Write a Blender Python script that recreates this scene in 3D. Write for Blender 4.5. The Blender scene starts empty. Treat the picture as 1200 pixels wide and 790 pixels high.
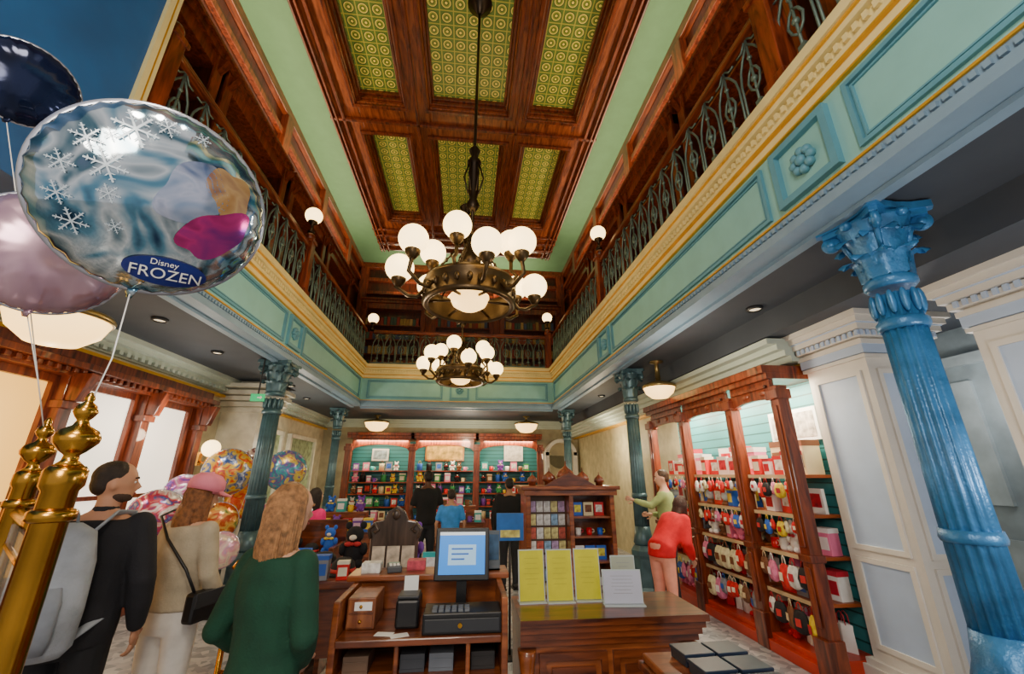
import bpy, bmesh, math, random
from mathutils import Vector, Matrix
random.seed(7)
S=bpy.context.scene; C=S.collection
PI=math.pi
# ---------------------------------------------------------------- camera
FPX=479.0; YAW=math.radians(6.2); PIT=math.radians(18.5); CH=1.65
cd=bpy.data.cameras.new('camera'); cam=bpy.data.objects.new('camera',cd); C.objects.link(cam)
cd.sensor_width=36; cd.lens=36*FPX/1200; cd.clip_start=.02; cd.clip_end=200
cam.location=(0,0,CH); cam.rotation_euler=(PI/2+PIT,0,-YAW); S.camera=cam
# ---------------------------------------------------------------- materials
def lin(h):
    h=h.lstrip('#'); o=[]
    for i in (0,2,4):
        c=int(h[i:i+2],16)/255; o.append(c/12.92 if c<=.04045 else ((c+.055)/1.055)**2.4)
    return o
MC={}
def newmat(name):
    m=bpy.data.materials.new(name); m.use_nodes=True; nt=m.node_tree
    return m,nt,nt.nodes['Principled BSDF']
def N(nt,t,**k):
    n=nt.nodes.new(t)
    for a,b in k.items(): setattr(n,a,b)
    return n
def mat(h,rough=.5,metal=0,var=.18,sc=5,bump=0,emit=0,eh=None,coat=0,spec=None,alpha=1,trans=0):
    key=(h,rough,metal,var,sc,bump,emit,eh,coat,alpha,trans)
    if key in MC: return MC[key]
    m,nt,p=newmat('paint_'+h.strip('#')); c=lin(h)
    p.inputs['Roughness'].default_value=rough; p.inputs['Metallic'].default_value=metal
    if coat: p.inputs['Coat Weight'].default_value=coat; p.inputs['Coat Roughness'].default_value=.15
    tc=N(nt,'ShaderNodeTexCoord'); no=N(nt,'ShaderNodeTexNoise'); no.inputs['Scale'].default_value=sc; no.inputs['Detail'].default_value=3
    nt.links.new(tc.outputs['Object'],no.inputs['Vector'])
    r=N(nt,'ShaderNodeValToRGB'); e=r.color_ramp.elements
    e[0].position=.3; e[1].position=.7
    e[0].color=[x*(1-var) for x in c]+[1]; e[1].color=[min(1,x*(1+var)) for x in c]+[1]
    nt.links.new(no.outputs['Fac'],r.inputs['Fac']); nt.links.new(r.outputs['Color'],p.inputs['Base Color'])
    if bump:
        b=N(nt,'ShaderNodeBump'); b.inputs['Strength'].default_value=bump; b.inputs['Distance'].default_value=.01
        n2=N(nt,'ShaderNodeTexNoise'); n2.inputs['Scale'].default_value=sc*9; nt.links.new(tc.outputs['Object'],n2.inputs['Vector'])
        nt.links.new(n2.outputs['Fac'],b.inputs['Height']); nt.links.new(b.outputs['Normal'],p.inputs['Normal'])
    if emit:
        p.inputs['Emission Color'].default_value=lin(eh or h)+[1]; p.inputs['Emission Strength'].default_value=emit
    if trans: p.inputs['Transmission Weight'].default_value=trans
    if alpha<1: p.inputs['Alpha'].default_value=alpha
    MC[key]=m; return m
def wood(h1,h2,rough=.35,stretch=(9,9,1.2),coat=.3):
    key=('w',h1,h2,rough,stretch)
    if key in MC: return MC[key]
    m,nt,p=newmat('wood_'+h1.strip('#')); p.inputs['Roughness'].default_value=rough; p.inputs['Coat Weight'].default_value=coat
    tc=N(nt,'ShaderNodeTexCoord'); mp=N(nt,'ShaderNodeMapping'); mp.inputs['Scale'].default_value=stretch
    no=N(nt,'ShaderNodeTexNoise'); no.inputs['Scale'].default_value=2.2; no.inputs['Detail'].default_value=6; no.inputs['Distortion'].default_value=.8
    r=N(nt,'ShaderNodeValToRGB'); e=r.color_ramp.elements; e[0].position=.32; e[1].position=.68
    e[0].color=lin(h1)+[1]; e[1].color=lin(h2)+[1]
    L=nt.links.new; L(tc.outputs['Object'],mp.inputs[0]); L(mp.outputs[0],no.inputs['Vector']); L(no.outputs['Fac'],r.inputs[0]); L(r.outputs[0],p.inputs['Base Color'])
    MC[key]=m; return m
def math_n(nt,op,a,b=None):
    n=N(nt,'ShaderNodeMath',operation=op)
    for i,v in enumerate((a,b)):
        if v is None: continue
        if isinstance(v,(int,float)): n.inputs[i].default_value=v
        else: nt.links.new(v,n.inputs[i])
    return n.outputs[0]
def glass_tile():
    m,nt,p=newmat('patterned_ceiling_glass'); tc=N(nt,'ShaderNodeTexCoord'); sp=N(nt,'ShaderNodeSeparateXYZ'); nt.links.new(tc.outputs['Object'],sp.inputs[0])
    k=4.6
    fx=math_n(nt,'SUBTRACT',math_n(nt,'FRACT',math_n(nt,'MULTIPLY',sp.outputs[0],k)),.5)
    fy=math_n(nt,'SUBTRACT',math_n(nt,'FRACT',math_n(nt,'MULTIPLY',sp.outputs[1],k)),.5)
    d=math_n(nt,'SQRT',math_n(nt,'ADD',math_n(nt,'MULTIPLY',fx,fx),math_n(nt,'MULTIPLY',fy,fy)))
    mx=math_n(nt,'MAXIMUM',math_n(nt,'ABSOLUTE',fx),math_n(nt,'ABSOLUTE',fy))
    r=N(nt,'ShaderNodeValToRGB'); r.color_ramp.interpolation='CONSTANT'; cr=r.color_ramp
    cr.elements[0].color=lin('#ecd25a')+[1]; cr.elements[0].position=0; cr.elements[1].position=.62; cr.elements[1].color=lin('#3e5a2a')+[1]
    for pos,hx in ((.10,'#35501c'),(.17,'#8c9236'),(.27,'#e6cc5c'),(.34,'#2a4218'),(.39,'#5c7430')):
        e=cr.elements.new(pos); e.color=lin(hx)+[1]
    nt.links.new(d,r.inputs[0])
    g=math_n(nt,'GREATER_THAN',mx,.46)
    mix=N(nt,'ShaderNodeMix',data_type='RGBA'); nt.links.new(g,mix.inputs[0]); nt.links.new(r.outputs[0],mix.inputs[6]); mix.inputs[7].default_value=lin('#b0a23e')+[1]
    nt.links.new(mix.outputs[2],p.inputs['Base Color']); nt.links.new(mix.outputs[2],p.inputs['Emission Color']); p.inputs['Emission Strength'].default_value=.2
    p.inputs['Roughness'].default_value=.3
    return m
def slat_mat(h,hd,k=9):
    m,nt,p=newmat('slatted_panel'); tc=N(nt,'ShaderNodeTexCoord'); sp=N(nt,'ShaderNodeSeparateXYZ'); nt.links.new(tc.outputs['Object'],sp.inputs[0])
    g=math_n(nt,'LESS_THAN',math_n(nt,'FRACT',math_n(nt,'MULTIPLY',sp.outputs[2],k)),.14)
    mix=N(nt,'ShaderNodeMix',data_type='RGBA'); nt.links.new(g,mix.inputs[0]); mix.inputs[6].default_value=lin(h)+[1]; mix.inputs[7].default_value=lin(hd)+[1]
    nt.links.new(mix.outputs[2],p.inputs['Base Color']); p.inputs['Roughness'].default_value=.5; return m
def tile_mat():
    m,nt,p=newmat('stone_mosaic_floor'); tc=N(nt,'ShaderNodeTexCoord'); ck=N(nt,'ShaderNodeTexVoronoi'); ck.inputs['Scale'].default_value=14
    r=N(nt,'ShaderNodeValToRGB'); e=r.color_ramp.elements; e[0].position=.1; e[1].position=.9; e[0].color=lin('#858a92')+[1]; e[1].color=lin('#b5b6ba')+[1]
    sx=N(nt,'ShaderNodeSeparateColor'); nt.links.new(tc.outputs['Object'],ck.inputs[0]); nt.links.new(ck.outputs['Color'],sx.inputs[0]); nt.links.new(sx.outputs[0],r.inputs[0]); nt.links.new(r.outputs[0],p.inputs['Base Color']); p.inputs['Roughness'].default_value=.25; return m
def foil(cols,sc=3.0,metal=.55,rough=.16):
    m,nt,p=newmat('printed_foil'); tc=N(nt,'ShaderNodeTexCoord'); no=N(nt,'ShaderNodeTexNoise'); no.inputs['Scale'].default_value=sc; no.inputs['Detail'].default_value=2.5; no.inputs['Distortion'].default_value=1.2
    r=N(nt,'ShaderNodeValToRGB'); cr=r.color_ramp; n=len(cols)
    cr.elements[0].position=.28; cr.elements[0].color=lin(cols[0])+[1]; cr.elements[1].position=.74; cr.elements[1].color=lin(cols[-1])+[1]
    for i in range(1,n-1):
        e=cr.elements.new(.28+.46*i/(n-1)); e.color=lin(cols[i])+[1]
    L=nt.links.new; L(tc.outputs['Object'],no.inputs['Vector']); L(no.outputs['Fac'],r.inputs[0]); L(r.outputs[0],p.inputs['Base Color'])
    p.inputs['Metallic'].default_value=metal; p.inputs['Roughness'].default_value=rough; return m
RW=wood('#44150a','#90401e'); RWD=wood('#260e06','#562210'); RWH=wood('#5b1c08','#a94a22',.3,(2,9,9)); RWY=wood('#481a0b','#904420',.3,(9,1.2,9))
DESK=wood('#5a260f','#a65c2e',.3,(1.5,9,9)); DESKD=wood('#3a170a','#80401f',.28,(1.5,9,9)); GOLDW=wood('#8a5218','#c8893a')
TEAL=mat('#84bdbb',.5,var=.05); TEALD=mat('#5a94a8',.5,var=.08); PALE=mat('#7b98b0',.5,var=.06); CREAM=mat('#e2d294',.5,var=.06); GOLD=mat('#dca524',.35,.3,var=.1)
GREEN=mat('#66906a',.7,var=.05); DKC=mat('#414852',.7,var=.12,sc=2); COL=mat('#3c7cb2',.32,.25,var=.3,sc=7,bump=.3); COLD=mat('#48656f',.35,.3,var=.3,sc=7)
IRON=mat('#64786e',.45,.4); BRZ=mat('#3b3024',.35,.8); WHITEP=mat('#dad6ce',.5,var=.05); BLUEP=mat('#b2c6e2',.5,var=.05)
GLOBE=mat('#fff3d8',.4,emit=5.5,eh='#ffd68c',var=.01); GLOBE2=mat('#fff0cc',.4,emit=3.6,eh='#ffc870',var=.01)
BRASS=mat('#c28e38',.22,1,var=.22,sc=9); BLACK=mat('#141416',.4,var=.2); DGREY=mat('#2b2d31',.45); WHITE=mat('#efefec',.5,var=.03)
# ---------------------------------------------------------------- mesh builder
class B:
    def __init__(s): s.v=[]; s.f=[]; s.s=[]
    def add(s,vs,fs,sm=False):
        n=len(s.v); s.v+=[tuple(v) for v in vs]; s.f+=[tuple(i+n for i in f) for f in fs]; s.s+=[sm]*len(fs); return s
    def box(s,x0,x1,y0,y1,z0,z1,M=None):
        vs=[(x,y,z) for x in (x0,x1) for y in (y0,y1) for z in (z0,z1)]
        if M: vs=[M@Vector(v) for v in vs]
        return s.add(vs,[(0,1,3,2),(4,6,7,5),(0,4,5,1),(2,3,7,6),(0,2,6,4),(1,5,7,3)])
    def lathe(s,prof,c=(0,0,0),n=24,sm=True,M=None,flute=0,fn=0,cap=True):
        vs=[];m=len(prof)
        for (r,z) in prof:
            for k in range(n):
                a=2*PI*k/n; rr=r*(1-flute*(0.5-0.5*math.cos(a*fn))) if flute else r
                p=Vector((rr*math.cos(a),rr*math.sin(a),z))
                if M: p=M@p
                vs.append((p.x+c[0],p.y+c[1],p.z+c[2]))
        fs=[(i*n+k,i*n+(k+1)%n,(i+1)*n+(k+1)%n,(i+1)*n+k) for i in range(m-1) for k in range(n)]
        s.add(vs,fs,sm)
        if cap:
            q=len(s.v)-len(vs)
            s.f.append(tuple(q+k for k in range(n))[::-1]); s.s.append(False)
            s.f.append(tuple(q+(m-1)*n+k for k in range(n))); s.s.append(False)
        return s
    def tube(s,pts,r,n=8,sm=True,fl=1):
        pts=[Vector(p) for p in pts]; m=len(pts)
        rs=[r]*m if isinstance(r,(int,float)) else r
        vs=[]; up=None
        for i,p in enumerate(pts):
            t=(pts[min(i+1,m-1)]-pts[max(i-1,0)])
            t=t.normalized() if t.length>1e-9 else Vector((0,0,1))
            if up is None: up=t.orthogonal().normalized()
            else:
                up=up-t*up.dot(t); up=up.normalized() if up.length>1e-6 else t.orthogonal().normalized()
            w=t.cross(up)
            for k in range(n):
                a=2*PI*k/n; vs.append(p+(up*math.cos(a)+w*math.sin(a)*fl)*rs[i])
        fs=[(i*n+k,i*n+(k+1)%n,(i+1)*n+(k+1)%n,(i+1)*n+k) for i in range(m-1) for k in range(n)]
        fs+=[tuple(range(n))[::-1],tuple((m-1)*n+k for k in range(n))]
        return s.add(vs,fs,sm)
    def ball(s,c,r,n=14,m=9,M=None):
        if isinstance(r,(int,float)): r=(r,r,r)
        vs=[];c=Vector(c)
        for i in range(1,m):
            ph=PI*i/m
            for k in range(n):
                a=2*PI*k/n; p=Vector((r[0]*math.sin(ph)*math.cos(a),r[1]*math.sin(ph)*math.sin(a),r[2]*math.cos(ph)))
                vs.append(c+(M@p if M else p))
        t=Vector((0,0,r[2])); vs+=[c+(M@t if M else t),c-(M@t if M else t)]
        fs=[(i*n+k,i*n+(k+1)%n,(i+1)*n+(k+1)%n,(i+1)*n+k) for i in range(m-2) for k in range(n)]
        q=len(vs)-2
        fs+=[(k,q,(k+1)%n) for k in range(n)]+[((m-2)*n+k,(m-2)*n+(k+1)%n,q+1) for k in range(n)]
        return s.add(vs,fs,True)
    def loft(s,rings,n=20,cap=True):   # rings: (cx,cy,cz,rx,ry)
        vs=[(x+rx*math.cos(2*PI*k/n),y+ry*math.sin(2*PI*k/n),z) for (x,y,z,rx,ry) in rings for k in range(n)]
        m=len(rings); fs=[(i*n+k,i*n+(k+1)%n,(i+1)*n+(k+1)%n,(i+1)*n+k) for i in range(m-1) for k in range(n)]
        fs+=[tuple(range(n))[::-1],tuple((m-1)*n+k for k in range(n))]
        return s.add(vs,fs,True)
    def limb(s,pts,rs,n=12):
        s.tube(pts,rs,n)
        for p,r in zip(pts,rs): s.ball(p,r,10,7)
        return s
    def prism(s,poly,d0,d1,fn):   # poly (a,b) ; fn(a,b,d)->xyz
        n=len(poly); vs=[fn(a,b,d0) for a,b in poly]+[fn(a,b,d1) for a,b in poly]
        return s.add(vs,[tuple(range(n))[::-1],tuple(range(n,2*n))]+[(i,(i+1)%n,n+(i+1)%n,n+i) for i in range(n)])
    def mesh(s,name):
        me=bpy.data.meshes.new(name); me.from_pydata([tuple(v) for v in s.v],[],s.f)
        me.polygons.foreach_set('use_smooth',s.s)
        bm=bmesh.new(); bm.from_mesh(me); bmesh.ops.recalc_face_normals(bm,faces=bm.faces); bm.to_mesh(me); bm.free(); return me
def mk(name,b,m,parent=None,loc=None,bev=0,rz=0):
    me=b.mesh(name) if isinstance(b,B) else b
    me.materials.clear(); me.materials.append(m)
    o=bpy.data.objects.new(name,me); C.objects.link(o)
    if parent: o.parent=parent
    if loc: o.location=loc
    if rz: o.rotation_euler.z=rz
    if bev:
        q=o.modifiers.new('bevel','BEVEL'); q.width=bev; q.segments=2; q.limit_method='ANGLE'
    return o
def tag(o,label,cat,group=None,kind=None):
    o['label']=label; o['category']=cat
    if group: o['group']=group
    if kind: o['kind']=kind
    return o
def thing(name,label,cat,loc=(0,0,0),rz=0,group=None):
    o=bpy.data.objects.new(name,None); o.empty_display_size=.1; C.objects.link(o); o.location=loc; o.rotation_euler.z=rz
    return tag(o,label,cat,group)
def struct(name,b,m,bev=0):
    o=mk(name,b,m,bev=bev); o['kind']='structure'; return o
def dup(o,parent=None,loc=None,rz=None,label=None,group=None,kids=True):
    c=o.copy(); C.objects.link(c)
    if parent: c.parent=parent
    if loc is not None: c.location=loc
    if rz is not None: c.rotation_euler.z=rz
    if label: c['label']=label
    if group: c['group']=group
    if kids:
        for ch in list(o.children): dup(ch,parent=c)
    return c
ORD=['first','second','third','fourth','fifth','sixth','seventh','eighth','ninth','tenth','eleventh','twelfth','thirteenth','fourteenth','fifteenth','sixteenth','seventeenth','eighteenth','nineteenth','twentieth']
def baked(b,vox,it=3):
    me=b.mesh('tmp'); o=bpy.data.objects.new('tmp',me); C.objects.link(o)
    r=o.modifiers.new('r','REMESH'); r.mode='VOXEL'; r.voxel_size=vox; r.use_smooth_shade=True
    sm=o.modifiers.new('s','SMOOTH'); sm.iterations=it; sm.factor=.5
    dg=bpy.context.evaluated_depsgraph_get(); res=bpy.data.meshes.new_from_object(o.evaluated_get(dg))
    bpy.data.objects.remove(o); return res
def text_mesh(txt,size,ext=.001):
    cu=bpy.data.curves.new('t','FONT'); cu.body=txt; cu.size=size; cu.align_x='CENTER'; cu.align_y='CENTER'; cu.extrude=ext
    o=bpy.data.objects.new('t',cu); C.objects.link(o); dg=bpy.context.evaluated_depsgraph_get()
    me=bpy.data.meshes.new_from_object(o.evaluated_get(dg)); bpy.data.objects.remove(o); return me
# ================================================================ SETTING
XL,XR,YB=-2.70,2.25,10.6      # faces of the gallery
GL,GR=-3.9,3.4                # gallery walls
ZS,ZT,ZC=3.27,4.33,8.7
YBK=13.5; Y0=-2.5
struct('floor',B().box(-4.6,5.0,Y0,YBK+.2,-.1,0),tile_mat())
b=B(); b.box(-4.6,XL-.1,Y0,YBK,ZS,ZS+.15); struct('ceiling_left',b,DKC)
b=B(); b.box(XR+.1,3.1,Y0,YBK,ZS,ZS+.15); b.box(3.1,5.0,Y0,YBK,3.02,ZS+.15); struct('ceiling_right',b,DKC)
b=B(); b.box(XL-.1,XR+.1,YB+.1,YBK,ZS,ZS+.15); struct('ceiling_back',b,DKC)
struct('wall_left',B().box(-4.6,-4.4,Y0,YBK,0,ZS),mat('#c6c0a8',.6))
struct('wall_back',B().box(-4.6,5,YBK,YBK+.2,0,ZC),mat('#a79e80',.6))
struct('wall_right',B().box(3.63,3.8,3.76,YBK,0,3.02),mat('#b9b08c',.6))
struct('wall_recess',B().box(4.8,5.0,Y0,3.95,0,3.02),mat('#94a4ac',.6))
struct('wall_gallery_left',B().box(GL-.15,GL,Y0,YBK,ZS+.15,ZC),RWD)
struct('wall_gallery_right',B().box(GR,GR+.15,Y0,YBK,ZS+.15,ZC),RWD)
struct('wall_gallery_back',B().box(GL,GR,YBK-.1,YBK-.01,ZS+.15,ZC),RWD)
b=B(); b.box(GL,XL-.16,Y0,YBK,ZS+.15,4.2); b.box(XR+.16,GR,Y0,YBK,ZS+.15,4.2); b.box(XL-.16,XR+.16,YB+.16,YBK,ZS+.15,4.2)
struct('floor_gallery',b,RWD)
b=B(); b.box(GL-.1,GR+.1,Y0,YBK,ZC,ZC+.15); struct('ceiling',b,GREEN)
# deep blue wall closing the near end of the left gallery
NY=2.72
struct('wall_gallery_near',B().box(-3.9,XL+.15,Y0,NY-.14,ZS-.06,ZC),mat('#235a94',.6,var=.2,sc=2))
b=B(); b.box(-3.9,XL+.18,NY-.14,NY-.09,ZS-.06,ZC); b.box(-3.9,XL+.16,NY-.06,NY-.02,ZT,ZC); struct('trim_40',b,CREAM)
b=B(); b.box(-3.9,XL+.165,NY-.09,NY-.06,ZS-.06,ZC); b.box(-3.9,XL+.10,NY-.02,NY,ZT,ZC); struct('trim_41',b,GOLD)
# coffered wooden ceiling
cols=[(-2.3,-1.42),(-.93,.59),(.98,1.96)]; rows=[(-.8,2.45),(3.2,6.23),(7.0,10.0)]
cx0,cx1,cy0,cy1=-2.88,2.5,-2.4,11.7
b=B(); xs=[cx0]+[v for c in cols for v in c]+[cx1]; ys=[cy0]+[v for c in rows for v in c]+[cy1]
for i in range(0,len(xs),2): b.box(xs[i],xs[i+1],cy0,cy1,8.36,ZC)
for j in range(0,len(ys),2):
    for i in range(1,len(xs)-1,2): b.box(xs[i],xs[i+1],ys[j],ys[j+1],8.36,ZC)
CW=wood('#56220f','#a4552a',.3,(9,1.2,9))
struct('trim_1',b,CW,bev=.015)
b=B()
def frame(b,x0,x1,y0,y1,w,z0,z1):
    b.box(x0,x1,y0,y0+w,z0,z1); b.box(x0,x1,y1-w,y1,z0,z1); b.box(x0,x0+w,y0+w,y1-w,z0,z1); b.box(x1-w,x1,y0+w,y1-w,z0,z1)
for c in cols:
    for r in rows:
        frame(b,c[0]-.09,c[1]+.09,r[0]-.09,r[1]+.09,.07,8.31,8.36)
        frame(b,c[0],c[1],r[0],r[1],.05,8.42,ZC-.02)
        frame(b,c[0]+.05,c[1]-.05,r[0]+.05,r[1]-.05,.04,8.5,ZC-.02)
for x in (-2.62,-1.17,.79,2.25): b.box(x-.03,x+.03,cy0,cy1,8.28,8.36)
for x in (-2.83,-2.75,2.37,2.45): b.box(x-.02,x+.02,cy0,cy1,8.26,8.36)
for y in (2.82,6.62,10.5,10.8,11.2,11.6): b.box(cx0,cx1,y-.03,y+.03,8.28,8.36)
struct('trim_2',b,wood('#40170a','#883e1c',.3,(9,1.2,9)),bev=.01)
GT=glass_tile(); k=0
for c in cols:
    for r in rows:
        k+=1; struct('ceiling_panel_%d'%k,B().box(c[0]+.05,c[1]-.05,r[0]+.05,r[1]-.05,8.58,8.62),GT)
b=B()
for x,sg in ((GL,1),(GR,-1)):
    xs_=sorted((x,x+sg*.12)); b.box(xs_[0],xs_[1],Y0,YBK,ZC-.2,ZC)
b.box(GL,GR,YBK-.25,YBK,ZC-.2,ZC)
struct('trim_3',b,RWY,bev=.01)
# gallery fascias
fns={'right':(lambda t,u,z:(XR-u,t,z),Y0,YB),'left':(lambda t,u,z:(XL+u,t,z),Y0,YB),'back':(lambda t,u,z:(t,YB-u,z),XL,XR)}
def tb(b,fn,t0,t1,u0,u1,z0,z1):
    vs=[fn(t,u,z) for t in (t0,t1) for u in (u0,u1) for z in (z0,z1)]
    b.add(vs,[(0,1,3,2),(4,6,7,5),(0,4,5,1),(2,3,7,6),(0,2,6,4),(1,5,7,3)])
n=4
for side,(fn,t0,t1) in fns.items():
    b=B(); tb(b,fn,t0,t1,-.16,0,ZS,ZT); struct('wall_fascia_'+side,b,TEAL)
    b=B(); tb(b,fn,t0,t1,-.12,.05,ZS-.02,ZS+.03); tb(b,fn,t0,t1,-.2,-.12,ZS-.05,ZS); tb(b,fn,t0,t1,0,.035,ZS+.03,ZS+.06); tb(b,fn,t0,t1,0,.015,ZS+.06,ZS+.13)
    t=t0
    while t<t1: tb(b,fn,t,t+.028,.015,.035,ZS+.075,ZS+.11); t+=.055
    struct('trim_%d'%n,b,PALE); n+=1
    b=B(); tb(b,fn,t0,t1,0,.03,3.97,3.985); tb(b,fn,t0,t1,0,.05,4.06,4.075); tb(b,fn,t0,t1,0,.10,4.235,4.25); tb(b,fn,t0,t1,0,.03,ZS+.13,ZS+.145); struct('trim_%d'%n,b,GOLD); n+=1
    b=B(); tb(b,fn,t0,t1,0,.015,3.985,4.06); tb(b,fn,t0,t1,0,.03,4.075,4.19); tb(b,fn,t0,t1,0,.08,4.19,4.235); tb(b,fn,t0,t1,-.2,.12,4.25,ZT)
    t=t0
    while t<t1: tb(b,fn,t,t+.03,.03,.055,4.135,4.185); t+=.065
    struct('trim_%d'%n,b,CREAM); n+=1
    b=B()
    def fr(a,c,z0,z1,w=.03,u=.025):
        tb(b,fn,a,c,0,u,z0,z0+w); tb(b,fn,a,c,0,u,z1-w,z1); tb(b,fn,a,a+w,0,u,z0+w,z1-w); tb(b,fn,c-w,c,0,u,z0+w,z1-w)
    axes=(2.05,6.3) if side=='right' else (6.3,) if side=='left' else (-.22,)
    spans=[(-2.3,1.68),(2.42,5.95),(6.65,10.4)] if side=='right' else [(2.9,5.95),(6.65,10.4)] if side=='left' else [(XL+.15,-.65),(.2,XR-.15)]
    for a,c in spans: fr(a,c,3.46,3.93); fr(a+.045,c-.045,3.505,3.885,.012,.015)
    for a in axes:
        fr(a-.25,a+.25,3.46,3.93,.05,.045)
        for q in range(8):
            an=q*PI/4
            p=fn(a+math.cos(an)*.07,.02,3.695+math.sin(an)*.07); b.ball(p,.034,8,5)
        b.ball(fn(a,.03,3.695),.04,8,6)
    struct('trim_%d'%n,b,TEALD); n+=1
# cornices over the lower walls
b=B()
for z,w in ((3.03,.06),(3.09,.1),(3.15,.18),(3.21,.24)):
    b.box(-4.4,-4.4+w,Y0,YBK,z,z+.06); b.box(-4.4,3.1,YBK-w,YBK,z,z+.06)
for z,w in ((2.76,.1),(2.82,.16),(2.88,.24),(2.94,.34)): b.box(3.63-w-.2,3.63,3.76,YBK,z,z+.06); 
y=Y0
while y<YBK: b.box(-4.3,-4.26,y,y+.06,3.04,3.09); y+=.12
y=3.8
while y<YBK: b.box(3.3,3.34,y,y+.05,2.83,2.88); y+=.1
struct('trim_20',b,mat('#bcc8bc',.5,var=.04))
b=B(); b.box(-4.4,-4.3,Y0,YBK,2.94,2.98); b.box(3.5,3.63,3.76,YBK,2.72,2.76); struct('trim_21',b,GOLD)
# ---- piers on the right
def pier(k,x0,x1,y0,y1):
    T=3.02
    b=B(); b.box(x0,x1,y0,y1,0,T)
    for z,w,h in ((0,.06,.14),(.14,.04,.05),(2.62,.025,.03),(2.74,.04,.04),(2.80,.06,.05),(2.86,.09,.05),(2.92,.12,.05),(2.97,.15,.05)): b.box(x0-w,x1+w,y0-w,y1+w,z,z+h)
    for z0,z1 in ((.28,.97),(1.03,2.52)):
        ya,yb=y0+.07,y1-.07
        b.box(x0-.018,x0,ya,yb,z0,z0+.04); b.box(x0-.018,x0,ya,yb,z1-.04,z1); b.box(x0-.018,x0,ya,ya+.04,z0+.04,z1-.04); b.box(x0-.018,x0,yb-.04,yb,z0+.04,z1-.04)
        xa,xb=x0+.07,x1-.07
        b.box(xa,xb,y0-.018,y0,z0,z0+.04); b.box(xa,xb,y0-.018,y0,z1-.04,z1); b.box(xa,xa+.04,y0-.018,y0,z0+.04,z1-.04); b.box(xb-.04,xb,y0-.018,y0,z0+.04,z1-.04)
    struct('wall_pier_%d'%k,b,WHITEP)
    b=B()
    for z0,z1 in ((.32,.93),(1.07,2.48)):
        b.box(x0-.004,x0,y0+.11,y1-.11,z0,z1); b.box(x0+.11,x1-.11,y0-.004,y0,z0,z1)
    b.box(x0-.03,x1+.03,y0-.03,y1+.03,2.66,2.74); b.box(x0-.1,x1+.1,y0-.1,y1+.1,2.91,2.92)
    x=x0-.06
    while x<x1+.04: b.box(x,x+.03,y0-.075,y0-.04,2.81,2.855); x+=.06
    y=y0-.06
    while y<y1+.04: b.box(x0-.075,x0-.04,y,y+.03,2.81,2.855); y+=.06
    struct('trim_%d'%(30+k),b,BLUEP)
pier(1,3.45,4.10,3.10,3.74); pier(2,3.62,4.3,1.8,2.42)
b=B(); b.box(4.78,4.8,2.3,3.2,.2,2.6); b.box(4.76,4.78,2.35,2.42,.2,2.6); b.box(4.76,4.78,3.1,3.17,.2,2.6); b.box(4.76,4.78,2.42,3.1,1.2,1.28); b.box(4.74,4.8,Y0,3.95,2.65,2.75)
for z0,z1 in ((.3,1.1),(1.38,2.5)): b.box(4.765,4.78,2.5,3.02,z0,z1); b.box(4.765,4.8,3.35,3.8,z0,z1)
struct('trim_33',b,mat('#a9b9c0',.5))
t=thing('wall_lamp','small bronze double wall lamp on the pale recess wall','lamp',(4.76,2.95,1.75)); mk('back_plate',B().box(-.02,0,-.05,.05,-.06,.06),BRZ,t,bev=.004)
for s_ in (-1,1): mk('shade',B().lathe([(.03,0),(.05,.03),(.06,.1)],c=(-.07,s_*.1,.0),n=14),BRZ,t)
mk('arms',B().tube([(-.07,-.1,.0),(-.05,0,-.04),(-.07,.1,.0)],.01,6),BRZ,t)
# ---- left windows
WIN=mat('#fff6e4',.5,emit=1.5,eh='#fff0dc',var=.02); WINW=mat('#f3c878',.5,emit=1.4,eh='#ffb84a',var=.02)
wy=[(1.4,2.3),(2.5,3.5),(3.7,4.72),(4.92,5.85),(6.1,6.95)]
for i,(a,c) in enumerate(wy):
    b=B(); b.box(-4.4,-4.37,a,c,.8,2.6); o=struct('window_%d'%(i+1),b,WINW if i<3 else WIN)
    b=B(); m_=-4.36
    b.box(-4.4,m_+.04,a-.06,a+.02,.75,2.65); b.box(-4.4,m_+.04,c-.02,c+.06,.75,2.65); b.box(-4.4,m_+.04,a+.02,c-.02,2.56,2.65); b.box(-4.4,m_+.1,a-.08,c+.08,.70,.75); b.box(-4.4,m_+.02,a+.02,c-.02,1.35,1.4)
    q=mk('window_frame',b,RW,o)
b=B()
for y in (1.15,2.4,3.6,4.82,5.97,7.15):
    b.box(-4.4,-4.22,y-.075,y+.075,0,2.66); b.box(-4.4,-4.18,y-.1,y+.1,0,.3); b.box(-4.4,-4.18,y-.1,y+.1,2.3,2.38)
    b.prism([(0,0),(.11,.0),(.2,.3),(0,.3)],y-.055,y+.055,lambda a,c,d:(-4.22+a,d,2.38+c))
b.box(-4.4,-4.19,1.0,7.3,2.64,2.72); b.box(-4.4,-4.10,1.0,7.3,2.72,2.79); b.box(-4.4,-4.22,1.0,7.3,2.79,2.92); b.box(-4.4,-4.1,1.0,7.3,0,.12)
y=1.0
while y<7.25: b.box(-4.19,-4.15,y,y+.05,2.67,2.72); y+=.1
b.box(-4.4,-4.22,1.0,7.3,.12,.68)
struct('trim_22',b,RW,bev=.006)
b=B(); b.box(-4.4,-3.75,7.9,8.6,0,ZS)
for z,w in ((2.7,.04),(2.8,.08),(2.9,.13),(3.0,.18),(3.12,.22)): b.box(-4.4,-3.75+w,7.9-w,8.6+w,z,z+.08)
b.box(-4.4,-3.7,7.85,8.65,0,.2); struct('wall_pier_3',b,mat('#cfccbc',.5),bev=.008)
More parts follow.
